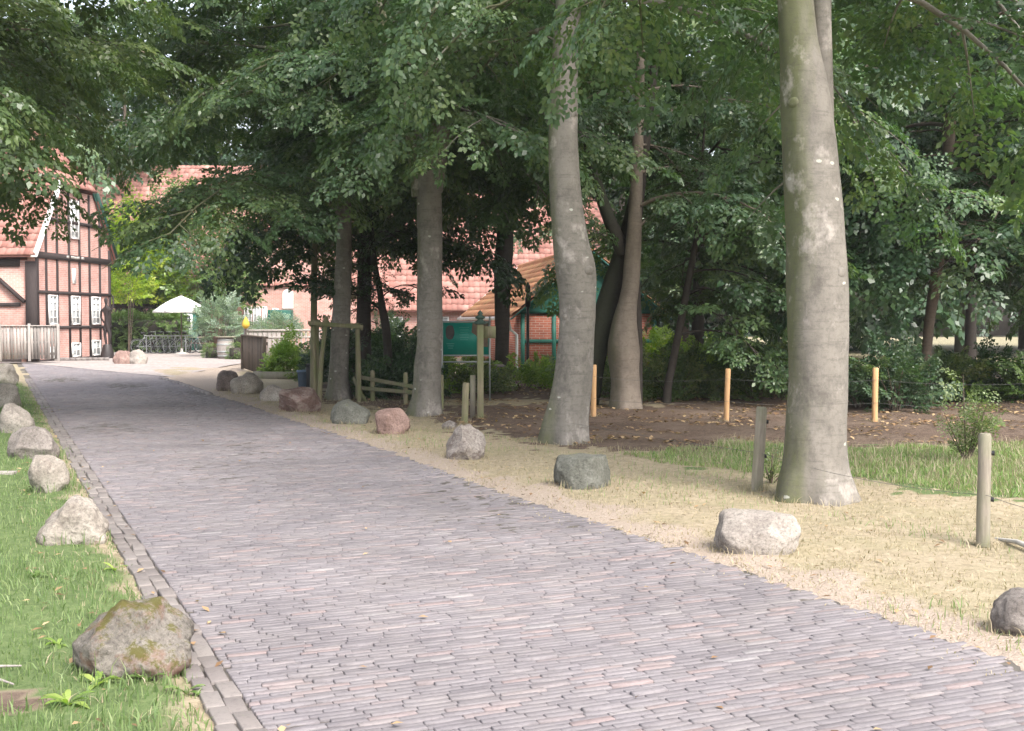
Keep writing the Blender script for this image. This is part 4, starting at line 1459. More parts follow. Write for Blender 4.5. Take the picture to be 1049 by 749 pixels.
boulder('reddish hollow boulder at the foot of the dark sculpture', 116, 359, 137, 374, RK['pink'], 73, 0.9)
boulder('mossy yellowish boulder beside the reddish one at the house corner', 132, 358, 151, 374, RK['cream'], 79, 0.9)

# ------------------------------------------------------------------ fence posts and wire
def fence_post(label, bx, by, ty, wpx, m, group, lean=0.0, round_=False, name='fence_post', hooks=True):
    g = G(bx, by)
    d = g.y
    h = (by - ty) * d / FPX
    w_ = wpx * d / FPX
    root = thing(name, label, 'post', (g.x, d, gh(g.x, d)), 0.3 if not round_ else 0.0, group)
    root.rotation_euler = (0, lean, 0.25 if not round_ else 0)
    b = NB()
    if round_:
        b.tube([(0, 0, -0.2), (0, 0, h * 0.5), (0.005, 0, h - 0.012), (0.005, 0, h)], [w_ / 2, w_ / 2, w_ / 2, w_ / 2 * 0.82], 14, tint=0.6)
    else:
        b.tube([(0, 0, -0.2), (0.0, 0, h * 0.3), (0.004, 0, h * 0.7), (0, 0, h - 0.02), (0.0, 0, h)], [w_ / 2 * 1.08, w_ / 2 * 1.05, w_ / 2, w_ / 2, w_ / 2 * 0.8], 8, tint=0.6, lump=0.12, seed=int(bx))
    b.build('shaft', m, root, smooth=round_)
    if hooks:
        for z in (h - 0.14, h * 0.42):
            b = NB()
            b.tube([(w_ * 0.4, -0.02, z), (w_ * 0.62, -0.03, z)], [0.016, 0.02], 8)
            b.build('insulator', M['black_plastic'], root)
    return root, g, h
fence_post('weathered grey post with black insulators at the right edge', 1007, 563, 446, 13.5, M['oldwood'], 'weathered fence posts', 0.0)
fence_post('weathered leaning grey post just left of the thickest beech', 775, 507, 420, 11.5, M['oldwood'], 'weathered fence posts', 0.055)
fence_post('orange softwood post left of the many-stemmed tree', 608, 430, 377, 5.5, M['newwood'], 'new orange posts', 0.0, True, hooks=False)
fence_post('orange softwood post between the many-stemmed tree and the thickest beech', 744, 434, 380, 5.5, M['newwood'], 'new orange posts', 0.02, True, hooks=False)
fence_post('orange softwood post right of the thickest beech', 896, 436, 381, 6, M['newwood'], 'new orange posts', 0.0, True, hooks=False)
fence_post('new softwood post outside the right edge', 1075, 440, 384, 6, M['newwood'], 'new orange posts', 0.0, True, hooks=False)
fence_post('short greenish post in front of the notice board', 476, 434, 393, 7, M['greenwood'], None, 0.03, True, hooks=False)
def wire(label, pts, r=0.0022):
    b = NB()
    P = []
    for a, c in zip(pts[:-1], pts[1:]):
        a, c = Vector(a), Vector(c)
        for k in range(8):
            t = k / 8
            P.append(a.lerp(c, t) - Vector((0, 0, 0.06 * 4 * t * (1 - t))))
    P.append(Vector(pts[-1]))
    b.tube([tuple(p) for p in P], r, 5)
    return tag(b.build('fence_wire', M['wire'], smooth=True), label, 'wire')
pp = [G(608, 430), G(744, 434), G(896, 436), G(1075, 440)]
for z, lab in ((0.72, 'upper grey wire strung along the orange posts'), (0.36, 'lower grey wire strung along the orange posts')):
    wire(lab, [p + Vector((0, -0.05, z)) for p in pp])
pp = [G(476, 434), G(776, 507) + Vector((0.03, 0, 0)), G(1007, 563), G(1180, 600)]
for z, lab in ((0.40, 'thin wire between the weathered grey posts'),):
    wire(lab, [p + Vector((0, -0.05, z)) for p in pp], 0.002)

def stick(name, label, pts, rad, m, seed=1, cat='stick'):
    b = NB()
    b.tube(pts, rad, 8, lump=0.15, seed=seed)
    return tag(b.build(name, m, smooth=True), label, cat)
a, c = G(1020, 552, 0.03), G(1080, 572, 0.05)
stick('dead_branch', 'pale bare stick lying in the dry grass beside the right grey post', [tuple(a), tuple(a.lerp(c, 0.4) + Vector((0, 0, 0.03))), tuple(c)], [0.012, 0.02, 0.02], M['stone'])
a, c = G(-25, 485, 0.03), G(15, 485, 0.03)
b = NB()
b.bar(tuple(a), tuple(c), 0.14, 0.04, tint=0.7)
tag(b.build('plank', M['greywood'], bevel=0.005), 'grey plank lying in the grass left of the upright pale boulder', 'plank')
for k, (q1, q2, lab) in enumerate((((-30, 690), (22, 682), 'bleached twig lying in the grass above the bare patch'), ((-30, 693), (14, 701), 'bleached twig slanting towards the bare patch'))):
    a, c = G(*q1, 0.05), G(*q2, 0.05)
    stick('twig', lab, [tuple(a), tuple(a.lerp(c, 0.5) + Vector((0, 0, 0.015))), tuple(c)], [0.009, 0.007, 0.004], M['greywood'], k + 2, 'twig')

# ------------------------------------------------------------------ tree guard, rails
g0 = G(347, 413)
tg = thing('tree_guard', 'square guard of mossy stakes and rails round a beech trunk', 'tree guard', (g0.x, g0.y, gh(g0.x, g0.y)), 0.1)
cr = [(-0.46, -0.32, 1.62, -0.02), (-0.26, -0.42, 1.68, 0.10), (0.40, -0.40, 1.52, -0.02), (0.36, 0.45, 1.55, 0.0), (-0.45, 0.42, 1.6, 0.0)]
for (x, y, h, ln) in cr:
    b = NB()
    b.tube([(x - ln, y, -0.1), (x - ln * 0.5, y, h * 0.5), (x + ln * 0.5, y, h - 0.02), (x + ln * 0.5, y, h)], [0.047, 0.045, 0.042, 0.034], 10, lump=0.12, seed=x * 9)
    b.build('stake', M['greenwood'], tg, smooth=True)
for (p, q) in (((-0.56, -0.48, 1.55), (0.50, -0.46, 1.47)), ((-0.52, -0.4, 1.52), (-0.5, 0.5, 1.55)), ((0.47, -0.44, 1.44), (0.43, 0.5, 1.5)), ((-0.5, 0.5, 1.5), (0.46, 0.52, 1.5))):
    b = NB()
    b.bar(p, q, 0.045, 0.075, tint=0.5)
    b.build('rail', M['greenwood'], tg, bevel=0.008)
# mossy pole left of it
g1 = G(321, 404)
pl = thing('pole', 'tall thin mossy pole left of the tree guard', 'pole', (g1.x, g1.y, 0))
b = NB()
b.tube([(0, 0, -0.1), (0.02, 0, 1.2), (0.03, 0, 2.6), (0.06, 0, 3.6)], [0.08, 0.075, 0.07, 0.06], 10, lump=0.1, seed=2)
b.build('shaft', M['greenwood'], pl, smooth=True)
# rail fence between guard and forking beech
a, c = G(375, 413), G(452, 421)
rfn = thing('rail_fence', 'low mossy rail fence between the tree guard and the forking beech', 'fence', (a.x, a.y, 0), math.atan2(c.y - a.y, c.x - a.x))
L = (c - a).length
for x in (0.25, L * 0.55, L):
    b = NB()
    b.tube([(x, 0, -0.1), (x, 0, 0.6), (x, 0, 0.66)], [0.048, 0.046, 0.036], 9, lump=0.12, seed=x)
    b.build('post', M['greenwood'], rfn, smooth=True)
for z0, z1 in ((0.52, 0.36), (0.30, 0.30)):
    b = NB()
    b.bar((-0.2, -0.07, z0), (L, -0.07, z1), 0.04, 0.075, tint=0.3)
    b.build('rail', M['greenwood'], rfn, bevel=0.008)
b = NB()
b.bar((-0.3, -0.1, 0.5), (0.2, -0.13, 0.02), 0.04, 0.09, tint=0.5)
b.build('brace', M['greenwood'], rfn)
# ------------------------------------------------------------------ notice board and posts
g2 = G(453, 411)
nbd = thing('notice_board', 'green notice board with dark pictures on a grey metal frame', 'notice board', (g2.x, g2.y, 0), 0.02)
for x in (0.0, 0.97):
    b = NB(); b.box((x, 0, 0.86), (0.035, 0.035, 1.74)); b.build('leg', M['metal'], nbd)
for z in (1.62, 0.93, 0.80):
    b = NB(); b.box((0.485, 0, z), (0.935, 0.03, 0.03)); b.build('crossbar', M['metal'], nbd)
b = NB(); b.box((0.485, 0.0, 1.275), (0.93, 0.018, 0.655)); b.build('panel', mat_plain('teal_panel', (0.006, 0.20, 0.155), 0.4, 0.12, 2.0, 0), nbd)
pic = mat_plain('printed_photo', (0.035, 0.03, 0.028), 0.45, 0.6, 7.0, 0)
def blob(nb, c, rx, rz, seed, y=-0.0115, n=26):
    pts = []
    for k in range(n):
        a = 2 * PI * k / n
        r = 1 + 0.25 * mnoise.noise(Vector((math.cos(a) * 1.5 + seed, math.sin(a) * 1.5, 0)))
        pts.append((c[0] + math.cos(a) * rx * r, y, c[2] + math.sin(a) * rz * r))
    nb.add(pts, [tuple(range(n))])
b = NB(); blob(b, (0.16, 0, 1.40), 0.10, 0.15, 3); b.build('picture', pic, nbd)
b = NB(); b.add([(0.62, -0.0115, 1.59), (0.60, -0.0115, 1.40), (0.70, -0.0115, 1.33), (0.74, -0.0115, 1.12), (0.93, -0.0115, 1.10), (0.94, -0.0115, 1.59)], [(0, 1, 2, 3, 4, 5)])
b.build('picture', mat_plain('printed_brown', (0.11, 0.075, 0.045), 0.45, 0.5, 8.0, 0), nbd)
M['print'] = mat_plain('faded_print', (0.08, 0.30, 0.25), 0.5, 0.1, 5, 0)
for k in range(9):
    b = NB()
    if k < 3:
        b.box((0.17, -0.0125, 1.17 - 0.045 * k), (0.16 - 0.03 * k, 0.003, 0.014))
    else:
        b.box((0.45, -0.0125, 1.50 - 0.05 * (k - 3)), (0.20 - 0.02 * (k % 3), 0.003, 0.010))
    b.build('lettering', M['print'], nbd)
# bench-like rail behind it
g3 = G(452, 409)
bn = thing('bench', 'low grey bench plank behind the notice board', 'bench', (g3.x - 0.3, 26.5, 0), 0.0)
b = NB(); b.box((0.75, 0, 0.62), (1.7, 0.3, 0.05)); b.build('seat', M['greywood'], bn)
for x in (0.1, 1.4):
    b = NB(); b.box((x, 0, 0.3), (0.08, 0.26, 0.6)); b.build('leg', M['greywood'], bn)
g4 = G(492, 430)
gp = thing('lantern_post', 'square mossy post with small green tiered cap right of the notice board', 'post', (g4.x, g4.y, 0), 0.1)
b = NB(); b.box((0, 0, 0.78), (0.105, 0.105, 1.6)); b.build('shaft', M['greenwood'], gp, bevel=0.008)
b = NB(); b.lathe([(0.07, 1.58), (0.12, 1.60), (0.04, 1.66), (0.08, 1.68), (0.09, 1.69), (0.03, 1.74), (0.05, 1.76), (0.0, 1.82)], 14); b.build('cap', M['cap'], gp)
b = NB(); b.box((0.16, 0.03, 1.45), (0.20, 0.03, 0.2)); b.build('arm_board', M['greenwood'], gp)
b = NB(); b.box((-0.12, 0.04, 0.37), (0.09, 0.05, 0.74)); b.build('side_stake', M['oldwood'], gp)
# ------------------------------------------------------------------ green-gabled outbuilding
og = Vector(((533 - CX) / FPX * 36, 36.0, 0))
ob = thing('outbuilding', 'small brick outbuilding with green gable boards and lichen-covered tiled roof', 'outbuilding', og, 0.16)
W_, L_, E_, RZ = 4.32, 13.0, 2.0, 3.78
kk = (RZ - E_) / (W_ / 2)
w = NB()
w.box((W_ / 2, 0.12, 0.99), (W_, 0.24, 1.96))
w.box((0.12, L_ / 2 + 0.12, 0.97), (0.24, L_ - 0.24, 1.92))
w.box((W_ - 0.12, L_ / 2 + 0.12, 0.97), (0.24, L_ - 0.24, 1.92))
w.build('wall', M['brick_red'], ob)
b = NB()
b.add([(-0.1, -0.03, E_ - 0.06), (W_ + 0.1, -0.03, E_ - 0.06), (W_ / 2, -0.03, RZ + 0.02), (-0.1, 0.1, E_ - 0.06), (W_ + 0.1, 0.1, E_ - 0.06), (W_ / 2, 0.1, RZ + 0.02)], [(0, 1, 2), (5, 4, 3)])
b.box((W_ / 2, -0.03, E_ - 0.10), (W_ + 0.1, 0.06, 0.10))
b.build('gable_board', M['green_paint'], ob)
for x in (0.07, 1.05, 2.0, 2.95, W_ - 0.07):
    b = NB(); b.box((x, -0.02, 0.98), (0.12, 0.07, 1.9)); b.build('post', M['green_paint'], ob)
for z in (0.06, 1.0):
    b = NB(); b.box((W_ / 2, -0.022, z), (W_ - 0.02, 0.06, 0.12)); b.build('rail', M['green_paint'], ob)
sl2 = math.sqrt(1 + kk * kk)
rf = NB()
roof_tiles(rf, (-0.3, -0.35, E_ - 0.3 * kk + 0.05), (0, 1, 0), (1, 0, kk), L_ + 0.35, (W_ / 2 + 0.3) * sl2, seed=7)
roof_tiles(rf, (W_ + 0.3, -0.35, E_ - 0.3 * kk + 0.05), (0, 1, 0), (-1, 0, kk), L_ + 0.35, (W_ / 2 + 0.3) * sl2, seed=8)
for e, s in ((-0.3, 1), (W_ + 0.3, -1)):
    rf.add([(e, -0.33, E_ - 0.3 * kk), (e, L_, E_ - 0.3 * kk), (W_ / 2, L_, RZ), (W_ / 2, -0.33, RZ)], [(0, 1, 2, 3)], 0.1)
rf.tube([(W_ / 2, -0.35, RZ + 0.1), (W_ / 2, L_, RZ + 0.1)], 0.1, 8, tint=0.4)
rf.build('roof', M['tile_ochre'], ob)
for e, s in ((-0.36, 1), (W_ + 0.36, -1)):
    b = NB()
    b.bar((e, -0.37, E_ - 0.36 * kk - 0.03), (W_ / 2, -0.37, RZ - 0.03), 0.035, 0.22, up=(0, 1, 0))
    b.build('bargeboard', M['green_paint'], ob)
b = NB(); b.bar((-0.34, L_ + 0.03, E_ - 0.34 * kk + 0.06), (W_ / 2, L_ + 0.03, RZ + 0.12), 0.04, 0.26, up=(0, 1, 0)); b.build('verge_board', M['white'], ob)
b = NB(); b.tube([(-0.42, -0.3, E_ - 0.42 * kk + 0.05), (-0.42, L_, E_ - 0.42 * kk + 0.05)], 0.06, 8); b.build('gutter', M['metal'], ob)
b = NB(); b.tube([(-0.42, -0.2, E_ - 0.4 * kk), (-0.3, 0.0, E_ - 0.65), (-0.1, 0.05, E_ - 0.8), (-0.1, 0.05, 0.05)], 0.045, 8); b.build('downpipe', M['metal'], ob)
for y in (3.0, 7.5):
    window(ob, (0.0, y, 1.2), 0.9, 0.8, 'y', 2, 2, out=-0.03, glass_m=M['dark_glass'])

# black iron pole in front of the outbuilding
ip = G(543, 405)
b = NB()
b.tube([(0, 0, 0), (0, 0, 2.55), (0, 0, 2.6)], [0.04, 0.035, 0.02], 8)
b.lathe([(0.02, 1.95), (0.07, 2.0), (0.07, 2.2), (0.02, 2.3)], 8)
b.lathe([(0.02, 2.3), (0.07, 2.38), (0.06, 2.52), (0.0, 2.6)], 8)
tag(b.build('iron_post', M['black_metal'], None, (ip.x, 29.5, 0), smooth=True), 'thin black iron post in front of the green-gabled outbuilding', 'post')

# ------------------------------------------------------------------ large red-roofed barn and farmhouse behind
bn_ = thing('barn', 'long brick barn under a large red tiled roof behind the ochre-roofed outbuilding', 'barn', (-6.6, 51.0, 0), 0.05)
w = NB()
w.box((5.5, 0.15, 1.2), (11, 0.3, 2.4))
w.box((0.15, 5, 1.2), (0.3, 9.4, 2.4))
w.box((10.85, 5, 1.2), (0.3, 9.4, 2.4))
for x in (0.0, 10.7):
    w.add([(x, 0, 2.4), (x, 10, 2.4), (x, 5, 7.6), (x + 0.3, 0, 2.4), (x + 0.3, 10, 2.4), (x + 0.3, 5, 7.6)], [(0, 1, 2), (5, 4, 3)])
w.build('wall', M['brick'], bn_)
rf = NB()
s3 = math.sqrt(1 + 1.04 ** 2)
roof_tiles(rf, (-0.3, -0.4, 2.05), (1, 0, 0), (0, 1, 1.04), 11.6, 5.4 * s3, seed=12, th=0.36)
roof_tiles(rf, (-0.3, 10.4, 2.05), (1, 0, 0), (0, -1, 1.04), 11.6, 5.4 * s3, seed=13, th=0.36)
rf.add([(-0.3, -0.38, 2.0), (11.3, -0.38, 2.0), (11.3, 5, 7.6), (-0.3, 5, 7.6)], [(0, 1, 2, 3)], 0.1)
rf.build('roof', M['tile_red'], bn_)
for x in (1.4, 3.4, 5.6):
    window(bn_, (x, 0.0, 1.35), 0.9, 0.9, 'x', 2, 2, out=-0.03)
fh = thing('farmhouse', 'large pink brick farmhouse with white windows and red roof behind the courtyard', 'house', (-27, 67, 0), 0.03)
w = NB()
w.box((14, 0.2, 2.0), (28, 0.4, 4.0))
w.box((0.2, 6.5, 2.0), (0.4, 12.2, 4.0))
w.box((27.8, 6.5, 2.0), (0.4, 12.2, 4.0))
# cross gable that faces the courtyard
cgx0, cgx1 = 11.0, 17.5
w.add([(cgx0, -0.35, 0), (cgx1, -0.35, 0), (cgx1, -0.35, 4.6), ((cgx0 + cgx1) / 2, -0.35, 7.6), (cgx0, -0.35, 4.6),
       (cgx0, 0.0, 0), (cgx1, 0.0, 0), (cgx1, 0.0, 4.6), ((cgx0 + cgx1) / 2, 0.0, 7.6), (cgx0, 0.0, 4.6)], [(0, 1, 2, 3, 4)])
w.box((cgx0 + 0.1, 0.9, 2.3), (0.2, 2.4, 4.6))
w.box((cgx1 - 0.1, 0.9, 2.3), (0.2, 2.4, 4.6))
w.build('wall', M['brick'], fh)
rf = NB()
s4 = math.sqrt(1 + 1.1 ** 2)
roof_tiles(rf, (-0.4, -0.5, 3.6), (1, 0, 0), (0, 1, 1.1), 28.8, 7 * s4, seed=21, tw=0.3, th=0.42)
rf.add([(-0.4, -0.45, 3.5), (28.4, -0.45, 3.5), (28.4, 6.6, 11.25), (-0.4, 6.6, 11.25)], [(0, 1, 2, 3)], 0.1)
rf.add([(-0.4, 13.5, 3.5), (28.4, 13.5, 3.5), (28.4, 6.5, 11.3), (-0.4, 6.5, 11.3)], [(3, 2, 1, 0)], 0.4)
hw_ = (cgx1 - cgx0) / 2
roof_tiles(rf, (cgx0 - 0.3, -0.6, 4.35), (0, 1, 0), (1, 0, 0.92), 4.2, (hw_ + 0.3) * 1.36, seed=22, tw=0.3, th=0.42)
roof_tiles(rf, (cgx1 + 0.3, -0.6, 4.35), (0, 1, 0), (-1, 0, 0.92), 4.2, (hw_ + 0.3) * 1.36, seed=23, tw=0.3, th=0.42)
rf.build('roof', M['tile_red'], fh)
def fx(px, d=66.7):
    return (px - CX) / FPX * d + 27
for px, wpx, y0, y1, rows in ((253, 8, 314, 336, 3), (262, 8, 314, 338, 3), (270, 5, 314, 336, 3), (281, 6, 316, 338, 3), (231, 8, 312, 334, 3)):
    z0, z1 = CAMZ + (HORIZ - y1) / FPX * 66.5, CAMZ + (HORIZ - y0) / FPX * 66.5
    inx = cgx0 < fx(px) < cgx1
    window(fh, (fx(px), -0.35 if inx else 0.0, (z0 + z1) / 2), wpx * 66.5 / FPX, z1 - z0, 'x', 2, rows, out=-0.04)
ar = NB()
xa, za = fx(294), CAMZ + (HORIZ - 306) / FPX * 66.5
pts = [(xa - 0.3, -0.41, za - 0.55), (xa + 0.3, -0.41, za - 0.55)] + [(xa + 0.3 * math.cos(t), -0.41, za + 0.25 + 0.3 * math.sin(t)) for t in np.linspace(0, PI, 12)]
ar.add(pts + [(p[0], -0.34, p[2]) for p in pts], [tuple(range(len(pts)))])
n = len(pts)
ar.add(pts + [(p[0], -0.34, p[2]) for p in pts], [(i, i + n, (i + 1) % n + n, (i + 1) % n) for i in range(n)])
ar.build('arched_window', M['white'], fh)
b = NB(); b.box((fx(288), -0.9, 1.95), (1.3, 1.0, 0.55)); b.build('porch', M['green_paint'], fh, bevel=0.02)
b = NB(); b.box((fx(243), -0.02, 1.25), (0.9, 0.09, 2.2)); b.build('door', M['brick_red'], fh)
b = NB(); b.box((20, 7, 11.5), (0.9, 0.9, 2.4)); b.build('chimney', M['brick_red'], fh)

# ------------------------------------------------------------------ courtyard: kiosk, parasol, bikes, barrel
ks = thing('kiosk', 'small green wooden hut with a white window behind the parasol', 'hut', Vector(((184 - CX) / FPX * 62, 62, 0)))
b = NB(); b.box((0.35, 0.6, 1.1), (1.0, 1.2, 2.2)); b.build('wall', M['green_paint'], ks)
b = NB()
b.add([(-0.3, -0.15, 2.15), (1.0, -0.15, 2.15), (1.0, 1.35, 2.15), (-0.3, 1.35, 2.15), (0.35, 0.6, 2.75)], [(0, 1, 4), (1, 2, 4), (2, 3, 4), (3, 0, 4)])
b.add([(-0.3, -0.15, 2.15), (1.0, -0.15, 2.15), (1.0, 1.35, 2.15), (-0.3, 1.35, 2.15)], [(3, 2, 1, 0)])
b.build('roof', M['greywood'], ks)
window(ks, (0.38, 0.0, 1.55), 0.62, 0.85, 'x', 1, 1, out=-0.03, fw=0.09, glass_m=M['dark_glass'])
pr = thing('parasol', 'open white parasol on a post in the courtyard', 'parasol', Vector(((186 - CX) / FPX * 56, 56, 0)))
n = 8
V = [(0, 0, 2.82)]
F = []
for ri, (rr, zz) in enumerate(((0.50, 2.60), (0.95, 2.35), (1.36, 2.09))):
    for k in range(16):
        a = 2 * PI * k / 16
        sc = 1.0 if k % 2 == 0 else 0.955 - 0.01 * ri
        V.append((math.cos(a) * rr * sc, math.sin(a) * rr * sc, zz + (0 if k % 2 == 0 else 0.02)))
for k in range(16):
    k2 = (k + 1) % 16
    F.append((0, 1 + k, 1 + k2, 1 + k2))
b = NB()
b.add(V, [(0, 1 + k, 1 + (k + 1) % 16) for k in range(16)])
b.add(V, [(1 + r * 16 + k, 17 + r * 16 + k, 17 + r * 16 + (k + 1) % 16, 1 + r * 16 + (k + 1) % 16) for r in range(2) for k in range(16)])
for k in range(16):
    p, q = V[33 + k], V[33 + (k + 1) % 16]
    b.add([p, q, (q[0], q[1], q[2] - 0.1), (p[0], p[1], p[2] - 0.1)], [(0, 1, 2, 3)])
cn = b.build('canopy', M['fabric'], pr)
so = cn.modifiers.new('thickness', 'SOLIDIFY'); so.thickness = 0.008
b = NB(); b.tube([(0, 0, 0), (0, 0, 2.8), (0, 0, 2.9)], [0.03, 0.03, 0.012], 10); b.build('pole', M['darkwood'], pr)
for k in range(8):
    a = 2 * PI * k / 8
    b = NB(); b.bar((0.03 * math.cos(a), 0.03 * math.sin(a), 2.72), (1.3 * math.cos(a), 1.3 * math.sin(a), 2.09), 0.018, 0.02); b.build('rib', M['darkwood'], pr)
b = NB(); b.lathe([(0.0, 0.0), (0.34, 0.0), (0.34, 0.08), (0.08, 0.12), (0.05, 0.3), (0.0, 0.3)], 18); b.build('foot', M['stone'], pr)

def make_bike():
    r = thing('bicycle', 'bicycle parked nearest the hedge in the row beside the parasol', 'bicycle', (0, 0, 0), 0, 'bicycles parked in the courtyard')
    f = NB()
    A, B_, C_, D_, E2 = (-0.52, 0, 0.34), (-0.08, 0, 0.30), (-0.20, 0, 0.86), (0.36, 0, 0.84), (0.55, 0, 0.34)
    for p, q in ((A, B_), (B_, C_), (C_, D_), (B_, (0.40, 0, 0.74)), (A, (-0.18, 0, 0.78)), (D_, E2)):
        f.tube([p, q], 0.017, 8)
    f.tube([C_, (-0.22, 0, 0.95)], 0.013, 8)
    f.tube([D_, (0.33, 0, 1.02)], 0.014, 8)
    f.torus(B_, (0, 1, 0), 0.09, 0.008, 14, 5)
    f.build('frame', M['metal'], r, smooth=True)
    for x in (-0.52, 0.55):
        w_ = NB(); w_.torus((x, 0, 0.34), (0, 1, 0), 0.33, 0.02, 26, 6)
        wo_ = w_.build('wheel', M['rubber'], r, smooth=True)
        s_ = NB(); s_.torus((x, 0, 0.34), (0, 1, 0), 0.31, 0.012, 26, 5)
        for k in range(12):
            a = 2 * PI * k / 12
            s_.tube([(x, 0, 0.34), (x + 0.31 * math.cos(a), 0, 0.34 + 0.31 * math.sin(a))], 0.003, 4)
        s_.build('rim', M['metal'], wo_)
        m_ = NB()
        for k in range(7):
            a0, a1 = PI * (0.15 + 0.1 * k), PI * (0.25 + 0.1 * k)
            m_.bar((x + 0.37 * math.cos(a0), 0, 0.34 + 0.37 * math.sin(a0)), (x + 0.37 * math.cos(a1), 0, 0.34 + 0.37 * math.sin(a1)), 0.045, 0.006, up=(0, 0, 1) if k not in (0, 6) else (1, 0, 0))
        m_.build('mudguard', M['metal'], r)
    s_ = NB(); s_.tube([(-0.36, 0, 0.97), (-0.25, 0, 0.985), (-0.10, 0, 0.975)], [0.075, 0.06, 0.022], 10); s_.build('saddle', M['rubber'], r, smooth=True)
    h_ = NB(); h_.tube([(0.18, -0.28, 1.03), (0.32, -0.16, 1.05), (0.34, 0, 1.03), (0.32, 0.16, 1.05), (0.18, 0.28, 1.03)], 0.013, 8); h_.build('handlebar', M['metal'], r, smooth=True)
    return r
bike = make_bike()
bike.location = ((152 - CX) / FPX * 57.2, 57.2, 0.04)
bike.rotation_euler = (0, 0.0, 0.5)
for i, (px, dd, a, lab) in enumerate(((160, 57.1, 0.45, 'second bicycle from the hedge in the parked row'), (168, 57.2, 0.55, 'third bicycle from the hedge in the parked row'), (176, 57.1, 0.4, 'bicycle in the middle right of the parked row'),
                                      (184, 57.2, 0.5, 'bicycle parked right below the parasol'), (194, 57.4, 0.3, 'bicycle parked nearest the picnic table'))):
    dup(bike, ((px - CX) / FPX * dd, dd, 0.04), a, None, lab)
rk = thing('bicycle_rack', 'low grey tube rack in the row of bicycles', 'rack', Vector(((150 - CX) / FPX * 56.6, 56.6, 0.04)))
b = NB()
b.tube([(0, 0, 0), (0, 0, 0.8), (0.05, 0, 0.85), (1.85, 0, 0.85), (1.9, 0, 0.8), (1.9, 0, 0)], 0.028, 8)
for k in range(6):
    b.tube([(0.3 * k + 0.15, 0, 0.85), (0.3 * k + 0.25, 0.0, 0.05)], 0.015, 6)
b.build('tube_frame', M['metal'], rk, smooth=True)
pt = thing('picnic_table', 'brown picnic table between the parasol and the barrel', 'table', Vector(((196 - CX) / FPX * 59.5, 59.5, 0.04)))
b = NB(); b.box((0.45, 0, 0.74), (1.0, 0.8, 0.05)); b.build('tabletop', M['oldwood'], pt)
for x in (0.08, 0.82):
    b = NB(); b.bar((x, -0.5, 0), (x, -0.2, 0.72), 0.06, 0.09); b.bar((x, 0.5, 0), (x, 0.2, 0.72), 0.06, 0.09); b.build('leg_frame', M['darkwood'], pt)
for y in (-0.6, 0.6):
    b = NB(); b.box((0.45, y, 0.44), (1.0, 0.25, 0.045)); b.build('seat', M['darkwood'], pt)
br = thing('barrel_table', 'grey wooden barrel with a round table top in the courtyard', 'barrel', Vector(((231 - CX) / FPX * 49.0, 49.0, 0.04)))
b = NB(); b.lathe([(0.0, 0.0), (0.29, 0.0), (0.34, 0.2), (0.365, 0.45), (0.34, 0.7), (0.30, 0.88), (0.0, 0.88)], 26); b.build('staves', M['greywood'], br, smooth=True)
for z, r in ((0.12, 0.328), (0.30, 0.358), (0.60, 0.360), (0.78, 0.33)):
    b = NB(); b.lathe([(r - 0.01, z - 0.025), (r + 0.006, z - 0.025), (r + 0.006, z + 0.025), (r - 0.01, z + 0.025)], 26); b.build('hoop', M['metal'], br)
b = NB(); b.lathe([(0.0, 0.885), (0.42, 0.885), (0.43, 0.905), (0.42, 0.93), (0.0, 0.93)], 26); b.build('tabletop', M['oldwood'], br)

